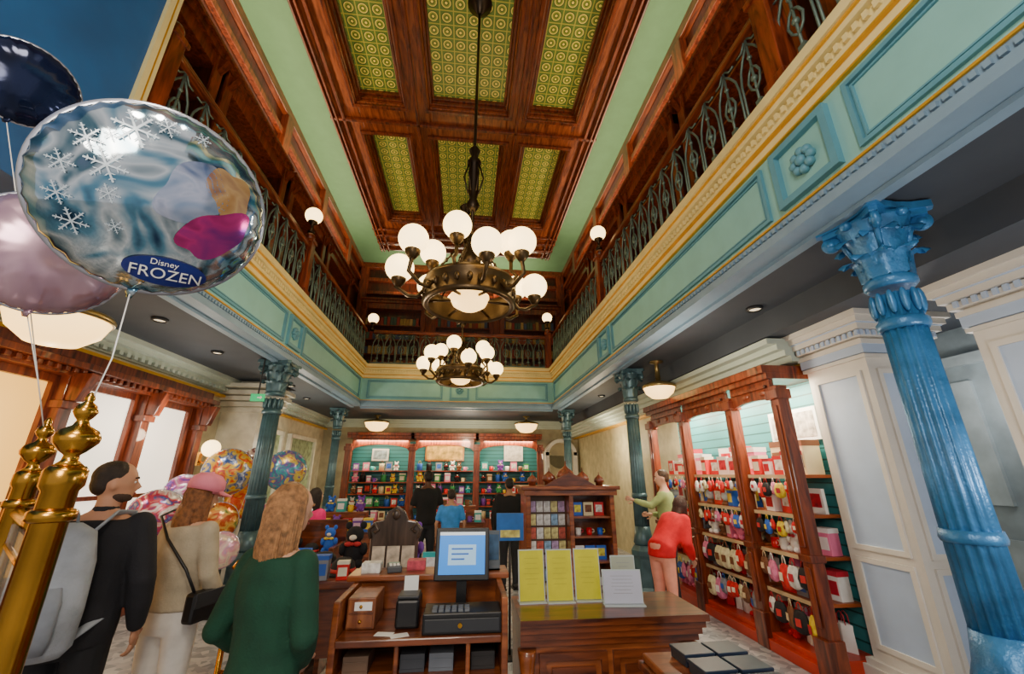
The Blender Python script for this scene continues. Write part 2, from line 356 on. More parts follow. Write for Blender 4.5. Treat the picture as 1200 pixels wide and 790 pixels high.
b=B(); b.box(-4.4,-4.36,9.4,10.4,.9,2.5); b.box(-4.4,-4.36,11.0,12.6,.9,2.5); struct('trim_23',b,mat('#8fa27e',.4,var=.5,sc=9))
b=B()
for a,c in ((9.3,10.5),(10.9,12.7)):
    b.box(-4.4,-4.3,a,c,.8,.9); b.box(-4.4,-4.3,a,c,2.5,2.6); b.box(-4.4,-4.3,a,a+.1,.9,2.5); b.box(-4.4,-4.3,c-.1,c,.9,2.5)
struct('trim_24',b,mat('#dcd8c8',.5))
t=thing('exit_sign','small green glowing exit sign under the left gallery','sign',(-2.95,6.1,2.62)); mk('sign_box',B().box(-.09,.09,-.015,.015,0,.1),mat('#19a060',.4,emit=1.2),t); mk('hanger',B().box(-.008,.008,-.008,.008,.1,.65),DGREY,t)
mk('arrow_mark',B().prism([(.0,.04),(.04,.04),(.04,.02),(.07,.05),(.04,.08),(.04,.06),(0,.06)],-.018,-.015,lambda a,c,d:(a,d,c)),WHITE,t)
# ================================================================ COLUMNS
def column(label,loc,CM):
    t=thing('iron_column',label,'column',loc); t.scale=(1,1,1.028)
    b=B(); b.lathe([(.22,0),(.22,.12),(.19,.16),(.19,.5),(.215,.54),(.215,.6),(.16,.66)],n=8,sm=False); mk('pedestal',b,CM,t)
    b=B(); b.lathe([(.14,.66),(.16,.7),(.14,.76),(.12,.9)],n=32); b.lathe([(.118,.9),(.112,1.6),(.104,2.62)],n=64,flute=.15,fn=16)
    b.lathe([(.122,1.28),(.128,1.30),(.122,1.34)],n=32); mk('shaft',b,CM,t)
    b=B(); b.lathe([(.112,2.4),(.125,2.42),(.125,2.45),(.108,2.47)],n=32); b.lathe([(.112,2.66),(.132,2.68),(.132,2.71),(.115,2.73)],n=32); 
    for k in range(12):
        a=k*PI/6; b.ball((.112*math.cos(a),.112*math.sin(a),2.56),(.022,.022,.075),6,6)
    mk('neck_band',b,CM,t)
    b=B(); b.lathe([(.11,2.72),(.115,2.8),(.135,2.95),(.185,3.08),(.2,3.1)],n=24)
    for tier,(z0,h,ro,nn,of) in enumerate(((2.73,.16,.06,8,0),(2.80,.22,.075,8,PI/8))):
        for k in range(nn):
            a=of+k*2*PI/nn; ca,sa=math.cos(a),math.sin(a); vs=[]; R_=11
            for i in range(R_):
                f=i/(R_-1); r=.12+.03*f+ro*max(0,f-.35)**1.4*2.0; z=z0+h*math.sin(f*2.15)
                w=.056*(math.sin(PI*(.22+.70*f)))+(.010 if i%2 else -.006)
                for sx in (-1,-.5,0,.5,1):
                    rr=r-.018*abs(sx)+(.012 if sx==0 else 0); vs.append((rr*ca-w*sx*sa,rr*sa+w*sx*ca,z-.018*abs(sx)))
            fs=[(i*5+j,i*5+j+1,i*5+5+j+1,i*5+5+j) for i in range(R_-1) for j in range(4)]
            b.add(vs,fs,True)
    for k in range(4):
        a=PI/4+k*PI/2; ca,sa=math.cos(a),math.sin(a)
        b.lathe([(.001,-.022),(.05,-.018),(.055,0),(.05,.018),(.001,.022)],c=(.225*ca,.225*sa,3.045),n=16,M=Matrix.Rotation(a,3,'Z')@Matrix.Rotation(PI/2,3,'X'))
        b.lathe([(.001,-.03),(.024,-.028),(.024,.028),(.001,.03)],c=(.225*ca,.225*sa,3.045),n=12,M=Matrix.Rotation(a,3,'Z')@Matrix.Rotation(PI/2,3,'X'))
        b.tube([(.13*ca,.13*sa,2.9),(.16*ca,.16*sa,3.0),(.2*ca,.2*sa,3.07)],[.014,.018,.02],7)
        a2=a+PI/4; b.ball((.19*math.cos(a2),.19*math.sin(a2),3.09),(.035,.035,.03),8,6)
    mk('capital',b,CM,t)
    b=B()
    for h0,h1,w in ((3.085,3.12,.2),(3.12,3.165,.225)):
        poly=[]
        for k in range(4):
            a=k*PI/2; 
            for (u,v) in ((w,-w*.85),(w*.84,-w*.4),(w*.8,0),(w*.84,w*.4),(w,w*.85)): poly.append((u*math.cos(a)-v*math.sin(a),u*math.sin(a)+v*math.cos(a)))
        b.prism(poly,h0,h1,lambda p,q,d:(p,q,d))
    mk('abacus',b,CM,t)
    return t
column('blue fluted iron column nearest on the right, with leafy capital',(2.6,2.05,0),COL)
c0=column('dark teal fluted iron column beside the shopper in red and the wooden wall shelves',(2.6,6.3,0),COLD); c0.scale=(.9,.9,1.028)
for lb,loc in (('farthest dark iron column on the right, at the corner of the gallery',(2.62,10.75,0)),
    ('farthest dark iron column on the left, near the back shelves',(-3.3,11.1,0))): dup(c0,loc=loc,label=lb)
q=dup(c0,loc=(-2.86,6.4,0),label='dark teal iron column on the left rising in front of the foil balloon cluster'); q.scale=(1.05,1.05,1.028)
# ================================================================ GALLERY RAILINGS
def baluster():
    b=B(); b.tube([(0,0,.06),(0,0,.86)],.012,6)
    for s_ in (-1,1):
        b.tube([(0,s_*.14,.06),(0,s_*.14,.5),(0,s_*.12,.62),(0,s_*.07,.72),(0,0,.82)],.011,6)
        b.tube([(0,0,.30),(0,s_*.05,.36),(0,s_*.07,.44),(0,s_*.04,.52),(0,0,.56)],.011,6)
        b.tube([(0,s_*.02,.86),(0,s_*.07,.80),(0,s_*.13,.80)],.01,6)
    b.ball((0,0,.43),.03,8,6); b.ball((0,0,.66),.022,8,6); b.box(-.015,.015,-.03,.03,.16,.2)
    return b.mesh('baluster')
BM=baluster()
def railing(label,loc,rz,L,ax='y'):
    t=thing('gallery_railing',label,'railing',loc,rz,None)
    b=B(); b.box(-.05,.05,0,L,.86,.9); b.box(-.035,.035,0,L,.9,.95); mk('handrail',b,RWY,t,bev=.01)
    b=B(); b.box(-.02,.02,0,L,.04,.07); mk('bottom_rail',b,IRON,t)
    b=B(); b.box(-.08,.08,-.08,.08,-.0,1.0); b.box(-.1,.1,-.1,.1,0,.12); b.box(-.1,.1,-.1,.1,.96,1.02); b.ball((0,0,1.08),.08,12,8); mk('newel_post',b,RW,t,bev=.008)
    n=int((L-.2)/.3)
    for k in range(n): mk('baluster',BM,IRON,t,loc=(0,.25+k*(L-.4)/(n-1),0))
    return t
for y,w,L_ in ((-2.2,'nearest',4.2),(2.05,'middle',4.2),(6.3,'farthest',4.2)): railing('%s section of iron and wood gallery railing on the right'%w,(XR+.02,y,ZT),0,L_)
railing('nearer section of iron and wood gallery railing on the left',(XL-.02,2.9,ZT),0,3.35)
railing('farther section of iron and wood gallery railing on the left',(XL-.02,6.3,ZT),0,4.2)
railing('iron and wood railing across the far end of the gallery',(XR-.1,YB+.02,ZT),PI/2,4.7)
# ---- gallery bookcases
def bookcase(label,loc,rz,w=2.1,h=2.9):
    t=thing('tall_bookcase',label,'bookcase',loc,rz,None); d=.32
    b=B(); b.box(-w/2,w/2,-.03,0,0,h); b.box(-w/2,-w/2+.1,-d,0,0,h); b.box(w/2-.1,w/2,-d,0,0,h); mk('carcass',b,RWD,t,bev=.008)
    b=B(); b.box(-w/2-.03,w/2+.03,-d-.05,0,h,h+.1); b.box(-w/2-.06,w/2+.06,-d-.1,0,h+.1,h+.16); b.box(-w/2,w/2,-d,0,h-.2,h)
    b.box(-w/2,-w/2+.16,-d-.04,-d,0,h); b.box(w/2-.16,w/2,-d-.04,-d,0,h); mk('cornice',b,RW,t,bev=.008)
    for k in range(5): mk('shelf',B().box(-w/2+.1,w/2-.1,-d,-.03,.1+k*.5,.13+k*.5),RW,t)
    for s_ in (-1,1):
        q=mk('pediment_bracket',B().prism([(0,0),(.12,.2),(0,.2)],-.05,.05,lambda a,c,d_:(s_*(w/2-.08)+d_,-d-.04-a,h-.25+c)),RW,t)
    return t
for k,y in enumerate((1.2,3.5,5.8,8.1,10.4)):
    if k>0: bookcase('%s dark wood bookcase from the near end of the left gallery wall'%ORD[k-1],(GL,3.8 if k==1 else y,4.2),PI/2,w=2.1 if k>1 else 1.7)
    bookcase('%s dark wood bookcase from the camera on the right gallery wall'%ORD[k],(GR,y,4.2),-PI/2)
bkx=(-2.55,-.25,2.05)
for x,w in zip(bkx,('left','middle','right')): bookcase('%s dark wood bookcase on the far gallery wall'%w,(x,YBK-.1,4.2),0)
b=B()
for y in (0.05,2.35,4.65,6.95,9.25,11.55):
    for x,sg in ((GL,1),(GR,-1)):
        if sg>0 and y<4.8: continue
        a_,c_=sorted((x,x+sg*.14)); b.box(a_,c_,y-.13,y+.13,4.2,ZC-.2)
        a_,c_=sorted((x,x+sg*.18)); b.box(a_,c_,y-.17,y+.17,7.35,7.5)
for x in (-3.7,-1.4,.9,3.2): b.box(x-.13,x+.13,YBK-.3,YBK-.1,4.2,ZC-.2)
for z in (7.5,8.0):
    b.box(GL,GL+.1,NY,YBK,z,z+.12); b.box(GR-.1,GR,Y0,YBK,z,z+.12); b.box(GL,GR,YBK-.25,YBK-.1,z,z+.12)
struct('trim_25',b,RW,bev=.01)
bcols=['#7b3a24','#9a7a3c','#3f5446','#8b2f24','#a68a54','#43506a']
bps=[]
for i,x in enumerate(bkx):
    for s_ in range(1,5):
        xx=x-.9
        while xx<x+.88:
            ci=random.randrange(len(bcols))
            if len(bps)<len(bcols):
                b=B(); b.box(-.03,.03,-.2,0,0,.3); b.box(-.024,.024,-.205,-.01,.005,.294); o=mk('old_book',b,mat(bcols[len(bps)],.6)); bps.append(o)
            else: o=bps[ci].copy(); C.objects.link(o)
            o.location=(xx,YBK-.16,4.2+.13+s_*.5); o.scale=(1.6,1,random.uniform(.8,1.05))
            tag(o,'old bound book standing in a far gallery bookcase','book','old books in the far gallery bookcases'); xx+=.105
# ================================================================ CHANDELIERS
def chandelier(label,loc,top,sc=1):
    t=thing('globe_chandelier',label,'chandelier',loc); R=.53; t.scale=(sc,)*3; top/=sc
    BZ=mat('#54432c',.35,.75)
    b=B(); b.lathe([(R-.04,-.15),(R,-.17),(R+.04,-.13),(R+.005,-.09),(R+.012,0),(R+.005,.08),(R+.04,.11),(R+.02,.16),(R-.03,.14),(R-.02,.08),(R-.02,-.09),(R-.04,-.15)],n=48,cap=False)
    for k in range(24):
        a=k*PI/12; b.ball(((R+.015)*math.cos(a),(R+.015)*math.sin(a),0),(.034,.034,.055),6,5)
    for k in range(6):
        a=k*PI/3; b.tube([(0,0,-.05),((R-.03)*math.cos(a),(R-.03)*math.sin(a),-.1)],.018,6)
    mk('drum_ring',b,BZ,t)
    b=B(); b.lathe([(.02,-.2),(.12,-.18),(.2,-.13),(.24,-.05),(.24,-.02)],n=28); mk('bowl_shade',b,GLOBE2,t)
    b=B(); H=top
    b.tube([(0,0,-.05),(0,0,H)],.022,8); b.lathe([(.03,1.2),(.09,1.3),(.05,1.4),(.07,1.5),(.07,1.95),(.1,2.0),(.04,2.1),(.08,2.2),(.02,2.3)],n=16)
    b.lathe([(.05,.3),(.13,.42),(.13,.5),(.06,.6),(.1,.7),(.03,.85)],n=16); b.lathe([(.03,H-.25),(.1,H-.1),(.2,H-.02),(.2,H)],n=20)
    for k in range(6):
        a=k*PI/3; b.tube([(.07*math.cos(a),.07*math.sin(a),1.5),(.13*math.cos(a),.13*math.sin(a),1.75),(.07*math.cos(a),.07*math.sin(a),1.98)],.012,6)
    mk('stem',b,BRZ,t)
    for k in range(6):
        b=B(); a=k*PI/3+.26; b.tube([((R-.02)*math.cos(a),(R-.02)*math.sin(a),.12),(.1*math.cos(a),.1*math.sin(a),.74)],.011,5)
        for i in range(9):
            f=i/8; r=(R-.02)*(1-f)+.1*f; b.ball((r*math.cos(a),r*math.sin(a),.12+f*.62),(.018,.018,.034),6,5)
        mk('chain',b,BRZ,t)
    for k in range(12):
        outer=k%3!=2; a=k*PI/6+.2; r=.85 if outer else .52; z=(.24 if k%3==0 else .40) if outer else .66
        b=B(); b.tube([(R,0,.02),(R+.1,0,-.1),(R+.2,0,-.1),(r+.03,0,0),(r,0,z-.22),(r,0,z-.17)] if outer else [(R-.02,0,.1),(R+.06,0,.2),(r,0,.28),(r,0,z-.17)],.024,7)
        b.lathe([(.03,z-.25),(.08,z-.18),(.095,z-.12),(.08,z-.11)],c=(r,0,0),n=14)
        arm=mk('arm',b,BZ,t,rz=a)
        b=B(); b.ball((r,0,z),.168,24,16); g=mk('globe',b,GLOBE,arm)
    return t
chandelier('large globe chandelier nearest the camera, its long stem reaching the coffered ceiling',(-.02,4.3,3.58),4.82,.93)
chandelier('smaller-looking globe chandelier hanging farther back near the end gallery',(-.18,9.3,3.78),4.58)
def rail_lamp(label,loc):
    t=thing('globe_lamp',label,'lamp',loc)
    b=B(); b.lathe([(.05,0),(.06,.03),(.02,.06),(.02,.16),(.07,.2),(.08,.22)],n=14); mk('lamp_base',b,BRZ,t)
    mk('globe',B().ball((0,0,.34),.14,18,12),GLOBE,t)
rail_lamp('white globe lamp on the left gallery newel post',(XL-.02,6.3,5.49))
rail_lamp('white globe lamp on the right gallery newel post',(XR+.02,6.3,5.49))
rail_lamp('small globe lamp at the far right corner of the gallery',(XR-.1,10.62,5.49))
rail_lamp('small globe lamp at the far left corner of the gallery',(XL+.1,10.64,5.28))
def bowl(label,loc,r=.22,drop=.3):
    t=thing('bowl_pendant',label,'lamp',loc)
    mk('glass_bowl',B().lathe([(.01,-r*.75),(r*.5,-r*.68),(r*.85,-r*.38),(r,0),(r*.98,.02)],n=28),GLOBE2,t)
    b=B(); b.lathe([(r*1.03,-.01),(r*1.06,.015),(r*1.0,.04),(r*.7,.07),(.04,.1),(.03,drop-.04),(.1,drop-.02),(.1,drop)],n=28); mk('metal_fitting',b,mat('#8c7a4e',.3,.8),t)
    return t
bowl('big glowing bowl pendant behind the foil balloons on the left',(-3.0,3.15,2.74),.29,.53)
bowl('bowl ceiling light at the back left over the wall shelves',(-2.6,12.4,3.06),.34,.21)
bowl('bowl ceiling light at the back right over the wall shelves',(1.75,12.2,3.04),.34,.23)
bowl('bowl pendant beside the middle column on the right',(2.83,5.75,2.87),.23,.4)
for k,(x,y) in enumerate(((-3.4,4.6),(-3.5,5.9),(-3.4,8.2),(-3.6,9.6),(2.9,3.6),(2.9,8.6))):
    t=thing('recessed_spotlight','small round recessed ceiling spotlight, %s of the six under the galleries'%ORD[k],'light',(x,y,ZS-.03))
    mk('trim_ring',B().lathe([(.06,.0),(.075,.0),(.08,.03),(.05,.03)],n=20,cap=False),DGREY,t); mk('lamp_face',B().lathe([(.055,.012),(.055,.03)],n=16),mat('#ffe8c0',emit=1.2),t)
t=thing('wall_sconce','small round globe sconce on the left window pillar','lamp',(-4.16,7.15,1.95))
mk('globe',B().ball((.16,0,.08),.13,18,12),GLOBE,t); mk('bracket',B().tube([(0,0,-.1),(.1,0,-.15),(.16,0,-.06)],.018,8).box(0,.03,-.04,.04,-.18,.02),BRASS,t)
# ================================================================ GOODS PROTOTYPES
def g_box(h,h2):
    t=thing('boxed_gift','x','box'); mk('carton',B().box(-.065,.065,-.05,.05,0,.19),mat(h,.45),t,bev=.004)
    b=B(); b.box(-.05,.05,-.0535,-.05,.04,.13); mk('front_label',b,mat(h2,.4),t); b=B(); b.box(-.067,.067,-.052,.052,.16,.194); mk('lid',b,mat(h2,.5),t); return t
def g_mug(h,h2):
    t=thing('mug','x','mug'); mk('cup',B().lathe([(.04,0),(.045,.01),(.045,.1),(.04,.1),(.038,.02)],n=20),mat(h,.25),t)
    mk('handle',B().tube([(.043,0,.08),(.075,0,.075),(.08,0,.045),(.043,0,.025)],.008,7),mat(h2,.25),t); return t
def g_plush(h,h2):
    t=thing('plush_toy','x','soft toy'); b=B(); b.ball((0,0,.075),(.06,.05,.075),12,8); b.ball((0,-.01,.175),(.052,.048,.048),12,8); 
    for s_ in (-1,1):
        b.ball((s_*.042,0,.225),(.02,.012,.022),8,6); b.ball((s_*.06,-.02,.1),(.022,.03,.035),8,6); b.ball((s_*.04,-.035,.025),(.025,.035,.025),8,6)
    mk('body',b,mat(h,.9,bump=.4,sc=14),t); b=B(); b.ball((0,-.055,.165),(.022,.018,.016),8,6); mk('muzzle',b,mat('#f0e4d0',.9),t)
    b=B(); b.ball((-.025,-.045,.13),(.024,.01,.014),8,5); b.ball((.025,-.045,.13),(.024,.01,.014),8,5); b.ball((0,-.05,.13),.01,8,5); mk('bow',b,mat(h2,.7),t); return t
def g_book(h,h2):
    t=thing('standing_book','x','book'); b=B(); b.box(-.08,.08,-.014,-.011,0,.2); b.box(-.08,.08,.011,.014,0,.2); b.box(-.08,-.077,-.011,.011,0,.2); mk('cover',b,mat(h,.4),t)
    mk('pages',B().box(-.077,.076,-.011,.011,.003,.197),WHITE,t); mk('cover_picture',B().box(-.055,.055,-.0155,-.014,.05,.16),mat(h2,.5,var=.5,sc=20),t); return t
def g_bag(h,h2):
    t=thing('gift_bag','x','bag'); b=B(); b.loft([(0,0,0,.085,.04),(0,0,.16,.08,.035),(0,0,.2,.085,.03)],n=4) ; mk('bag_body',b,mat(h,.5),t,bev=.004)
    b=B(); 
    for y in (-.02,.02): b.tube([(-.035,y,.19),(-.03,y,.26),(0,y,.285),(.03,y,.26),(.035,y,.19)],.004,6)
    mk('handle',b,mat(h2,.5),t); return t
def g_globe(h,h2):
    t=thing('snow_globe','x','ornament'); mk('globe_base',B().lathe([(.06,0),(.06,.02),(.05,.03),(.045,.05)],n=20),mat(h,.3),t); mk('glass_ball',B().ball((0,0,.1),.06,18,12),mat('#cfe6ee',.05,var=.1,coat=1),t)
    b=B(); b.lathe([(.02,.15),(.015,.17),(.004,.19)],n=10); mk('finial',b,mat(h2,.3),t); return t
def g_tumbler(h,h2):
    t=thing('tumbler','x','cup'); mk('cup',B().lathe([(.032,0),(.042,.13)],n=18),mat(h,.3),t); mk('lid',B().lathe([(.045,.13),(.045,.145),(.02,.15)],n=18),mat(h2,.3),t)
    mk('straw',B().tube([(.01,0,.14),(.02,0,.23)],.004,6),mat(h2,.3),t); return t
def g_pouch(h,h2):
    t=thing('hanging_pouch','x','pouch'); b=B(); b.loft([(0,0,-.2,.02,.01),(0,0,-.185,.05,.025),(0,0,-.13,.062,.032),(0,0,-.07,.045,.02),(0,0,-.05,.03,.008)],n=14); mk('pouch_body',b,mat(h,.7,var=.4,sc=20),t)
    mk('loop',B().tube([(-.02,0,-.05),(-.012,0,-.01),(0,0,0),(.012,0,-.01),(.02,0,-.05)],.004,6),mat(h2,.5),t); mk('tag',B().box(-.02,.02,-.036,-.033,-.15,-.1),mat(h2,.5),t); return t
def g_hat(h,h2):
    t=thing('brimmed_hat','x','hat'); mk('crown',B().lathe([(.085,.0),(.088,.02),(.08,.07),(.05,.1),(.01,.108)],n=22),mat(h,.8,bump=.3),t)
    mk('brim',B().lathe([(.08,0),(.14,.0),(.145,.008),(.08,.012)],n=26,cap=False),mat(h,.8),t); mk('hat_band',B().lathe([(.0885,.012),(.0905,.014),(.0885,.035),(.086,.036)],n=22),mat(h2,.6),t); return t
KIND={'gift box':(g_box,.15,'box'),'mug':(g_mug,.13,'mug'),'soft toy':(g_plush,.165,'soft toy'),'book':(g_book,.175,'book'),'gift bag':(g_bag,.18,'bag'),'snow globe':(g_globe,.14,'ornament'),'lidded tumbler':(g_tumbler,.105,'cup'),'pouch':(g_pouch,.13,'pouch'),'hat':(g_hat,.3,'hat')}
COLN={'red':('#d81f24','#f6ead0'),'white':('#f6f3ec','#c2263a'),'pink':('#f27fa8','#fff0f0'),'blue':('#2f68d0','#f2d34a'),'yellow':('#f5c92e','#b5202c'),'black':('#1d1c20','#c93030'),'green':('#3ca05a','#f4e9c8'),'purple':('#8048b4','#f3c8e0'),'cream':('#f0deb0','#7a4a2c'),'teal':('#2fb0b4','#ffffff'),'brown':('#7a4c30','#e0c9a0'),'grey':('#8a8c94','#2f62c0')}
PRO={}
def good(kind,colr,loc,rz,label,group,scale=1,kids=True):
    key=(kind,colr,kids)
    if key not in PRO:
        o=KIND[kind][0](*COLN[colr]); PRO[key]=o
        new=o
        if not kids:
            bm=bmesh.new(); mats=[]
            for ch in list(o.children):
                n0=len(bm.faces); bm.from_mesh(ch.data); bm.faces.ensure_lookup_table(); mats.append(ch.data.materials[0])
                for f in bm.faces[n0:]: f.material_index=len(mats)-1
            nm=o.name.split('.')[0]; me=bpy.data.meshes.new(nm); bm.to_mesh(me); bm.free()
            for m_ in mats: me.materials.append(m_)
            for ch in list(o.children): bpy.data.objects.remove(ch)
            bpy.data.objects.remove(o)
            new=bpy.data.objects.new(nm,me); C.objects.link(new); PRO[key]=new
    else: new=dup(PRO[key])
    new.location=loc; new.rotation_euler.z=rz; new.scale=(scale,)*3
    tag(new,label,KIND[kind][2],group); return new
# ================================================================ RIGHT WALL SHELVES
SLAT=slat_mat('#3a8a90','#1d4f50')
levels=[.15,.55,.92,1.28,1.64]
LV=('bottom','second','third','fourth','top')
def postb(y):
    b=B(); b.box(-.03,.09,y-.06,y+.06,.0,2.5); b.box(-.06,.1,y-.085,y+.085,0,.32); b.box(-.05,.1,y-.075,y+.075,.9,.96); b.box(-.06,.1,y-.085,y+.085,2.36,2.46); b.box(-.045,-.03,y-.03,y+.03,.4,.86); b.box(-.045,-.03,y-.03,y+.03,1.02,2.3); return b
def shelf_unit(label,y0,y1,x0=3.1,x1=3.62,last=False):
    t=thing('wall_shelf_unit',label,'shelf unit',(x0,y0,0)); L=y1-y0; D=x1-x0; 
    mk('back_panel',B().box(D-.03,D-.005,0,L,0,2.62),SLAT,t)
    b=B(); b.box(.0,D-.03,0,L,0,.15); b.box(-.05,.02,0,L,0,.1); mk('plinth',b,mat('#b8321a',.35),t,bev=.006)
    for z in levels[1:]: 
        s_=mk('shelf',B().box(.06,D-.03,.06,L-.06,z-.03,z),mat('#a0522a',.4),t,bev=.004); mk('price_strip',B().box(.05,.058,.06,L-.06,z-.035,z+.0),mat('#c9b28a',.4),s_)
    mk('post',postb(0),RW,t,bev=.008)
    if last: mk('post',postb(L),RW,t,bev=.008)
    n_=18; ar=[(0.06,2.62)]+[(0.06+ (L-.12)*i/n_, 2.35+.05*math.sin(PI*i/n_)**.5) for i in range(n_+1)]+[(L-.06,2.62)]
    b=B(); b.prism(ar,0,.05,lambda a,c,d:(d,a,c)); b.box(-.06,D-.03,0,L,2.58,2.64); b.box(-.1,D-.03,0,L,2.64,2.72); b.box(-.03,.0,.1,L-.1,2.5,2.53)
    for i in range(int(L/.3)): b.ball((-.005,.18+i*.28,2.46),(.012,.06,.035),8,6)
    mk('header',b,RW,t,bev=.005)
    return t
bays=[(3.80,4.58,'nearest'),(4.58,5.72,'middle'),(5.72,6.78,'farthest')]
pool=[['gift bag','gift box','soft toy'],['gift box','gift bag','gift box','soft toy'],['soft toy','gift box','mug','book'],['book','lidded tumbler','gift box','snow globe','book'],['gift box','gift box','book']]
cpool=[['red','white','pink','red'],['red','pink','white','brown','grey'],['pink','white','red','cream','brown','grey'],['red','cream','white','blue','grey','brown'],['red','white','red','cream']]
rnd=random.Random(3)
for bi,(a,c,w) in enumerate(bays):
    shelf_unit('%s bay of carved wooden shelves along the right wall'%w,a,c,last=(bi==2))
    for li,z in enumerate(levels):
        for row,x,rn in ((0,3.46,'back'),(1,3.265,'front')):
            y=a+.08; i=0
            while i<20:
                kd=rnd.choice(pool[li]) ; cl=rnd.choice(cpool[li]); 
                if li==4: cl=rnd.choice(['white','white','cream','pink']) if row==0 else rnd.choice(['red','red','white'])
                sc_=(rnd.uniform(1.4,1.9) if li==4 else rnd.uniform(1.15,1.4)) if row==0 else rnd.uniform(.8,1.2); wd=KIND[kd][1]*sc_
                if kd in('gift bag','lidded tumbler') and sc_>1.1: sc_=1.1
                if y+wd>c-.06: break
                good(kd,cl,(x,y+wd/2,z),-PI/2+rnd.uniform(-.25,.25),'%s %s, %s from near end, %s row, %s shelf, %s right bay'%(cl,kd,ORD[i],rn,LV[li],w),'goods on the right wall shelves',sc_)
                y+=wd+.004; i+=1
        if li in (1,2,3,4):
            y=a+.13; i=0
            while y<c-.10:
                big=rnd.uniform(.9,1.5) if li<3 else rnd.uniform(.6,1.0)
                cl=rnd.choice(['red','white','pink','blue','brown','red','cream','grey','red','yellow','black','pink']); good('pouch',cl,(3.13-.014*(i%2),y,z-.032),-PI/2+rnd.uniform(-.4,.4),'%s pouch hanging %s from near end under %s shelf of %s right bay'%(cl,ORD[i],LV[li],w),'pouches hanging on the right wall shelves',big); y+=.105*max(.9,big*.95); i+=1
for k,(y,w_) in enumerate(((4.05,.36),(4.41,.3))):
    t=thing('framed_print','white framed sketch print above top shelf of near bay, %s from the pier'%ORD[k],'picture',(3.56,y,1.98),-PI/2)
    mk('picture_frame',B().box(-w_/2,w_/2,0,.03,0,.34),WHITE,t,bev=.004); mk('picture',B().box(-w_/2+.04,w_/2-.04,-.004,0,.04,.3),mat('#b9b2a8',.5,var=.6,sc=14),t)
# ================================================================ BACK WALL SHELVES
def back_unit(label,x0,x1,last=False):
    t=thing('wall_shelf_unit',label,'shelf unit',(x0,12.95,0)); L=x1-x0; D=.53
    mk('back_panel',B().box(0,L,D-.03,D,0,2.6),SLAT,t)
    mk('plinth',B().box(0,L,0,D-.03,0,.4),RW,t,bev=.006)
    for z in (.75,1.1,1.42,1.74): mk('shelf',B().box(.1,L-.1,.05,D-.03,z-.03,z),RWH,t)
    for x in ((0,L) if last else (0,)):
        b=B(); b.box(x-.09,x+.09,-.05,.1,0,2.5); b.box(x-.12,x+.12,-.08,.1,0,.3); b.box(x-.12,x+.12,-.08,.1,2.3,2.42)
        mk('post',b,RW,t,bev=.008)
    n_=18; ar=[(.09,2.66)]+[(.09+(L-.18)*i/n_,2.3+.18*math.sin(PI*i/n_)**.5) for i in range(n_+1)]+[(L-.09,2.66)]
    b=B(); b.prism(ar,0,.06,lambda a,c,d:(a,d,c)); b.box(-.05,L+.05,-.08,D-.03,2.66,2.74); b.box(-.05,L+.05,-.14,D-.03,2.74,2.82); mk('header',b,RW,t,bev=.005)
bb=[(-3.45,-1.6,'left'),(-1.6,.33,'middle'),(.33,2.28,'right')]
for a,c,w in bb:
    back_unit('%s wooden shelf bay on the back wall'%w,a,c,w=='right')
    for li,z in enumerate((.4,.75,1.1,1.42,1.74)):
        x=a+.14; i=0
        while x<c-.3:
            kd=rnd.choice(['gift box','soft toy','book','mug','gift bag','soft toy']); cl=rnd.choice(list(COLN)); sc_=rnd.uniform(.9,1.35) if kd!='gift bag' else 1.0; wd=KIND[kd][1]*sc_
            if x+wd>c-.1: break
            good(kd,cl,(x+wd/2,13.12,z),rnd.uniform(-.3,.3),'%s %s, %s from left, %s shelf of the %s back bay'%(cl,kd,ORD[min(i,19)],LV[li],w),'goods on the back wall shelves',sc_,kids=False)
            x+=wd+rnd.choice([.01,.02,.1]); i+=1
for k,(x,w_,h_,m_,lb) in enumerate(((-2.6,.5,.36,mat('#9fb3bd',.5,var=.6,sc=9),'small framed picture above the left back shelves'),(-.65,1.2,.5,mat('#c9a04a',.5,var=.7,sc=6,emit=.25),'wide colourful framed picture above the middle back shelves'),(1.5,.6,.55,mat('#e2e0d8',.5,var=.3,sc=9),'white framed picture above the right back shelves'))):
    t=thing('framed_picture',lb,'picture',(x,13.36,2.02)); mk('picture_frame',B().box(-w_/2,w_/2,0,.06,-.0,h_),GOLDW if k==1 else WHITE,t,bev=.01); mk('picture',B().box(-w_/2+.05,w_/2-.05,-.006,0,.05,h_-.05),m_,t)
b=B(); b.box(2.5,2.62,13.2,13.5,0,2.3); b.box(3.4,3.52,13.2,13.5,0,2.3); 
pts=[(3.01+.51*math.cos(PI*i/16),2.2+.51*math.sin(PI*i/16)) for i in range(17)]; pin=[(3.01+.40*math.cos(PI*i/16),2.2+.40*math.sin(PI*i/16)) for i in range(16,-1,-1)]
for i in range(16):
    b.prism([pts[i],pts[i+1],pin[15-i],pin[16-i]],13.2,13.5,lambda a,c,d:(a,d,c))
struct('door_frame_1',b,WHITEP); b=B(); b.box(2.62,3.4,13.45,13.49,0,2.2); b.lathe([(.4,0),(.4,.03)],c=(3.01,13.45,2.2),n=32,M=Matrix.Rotation(-PI/2,3,'X')); struct('door_1',b,mat('#9b8b62',.5,emit=.15))
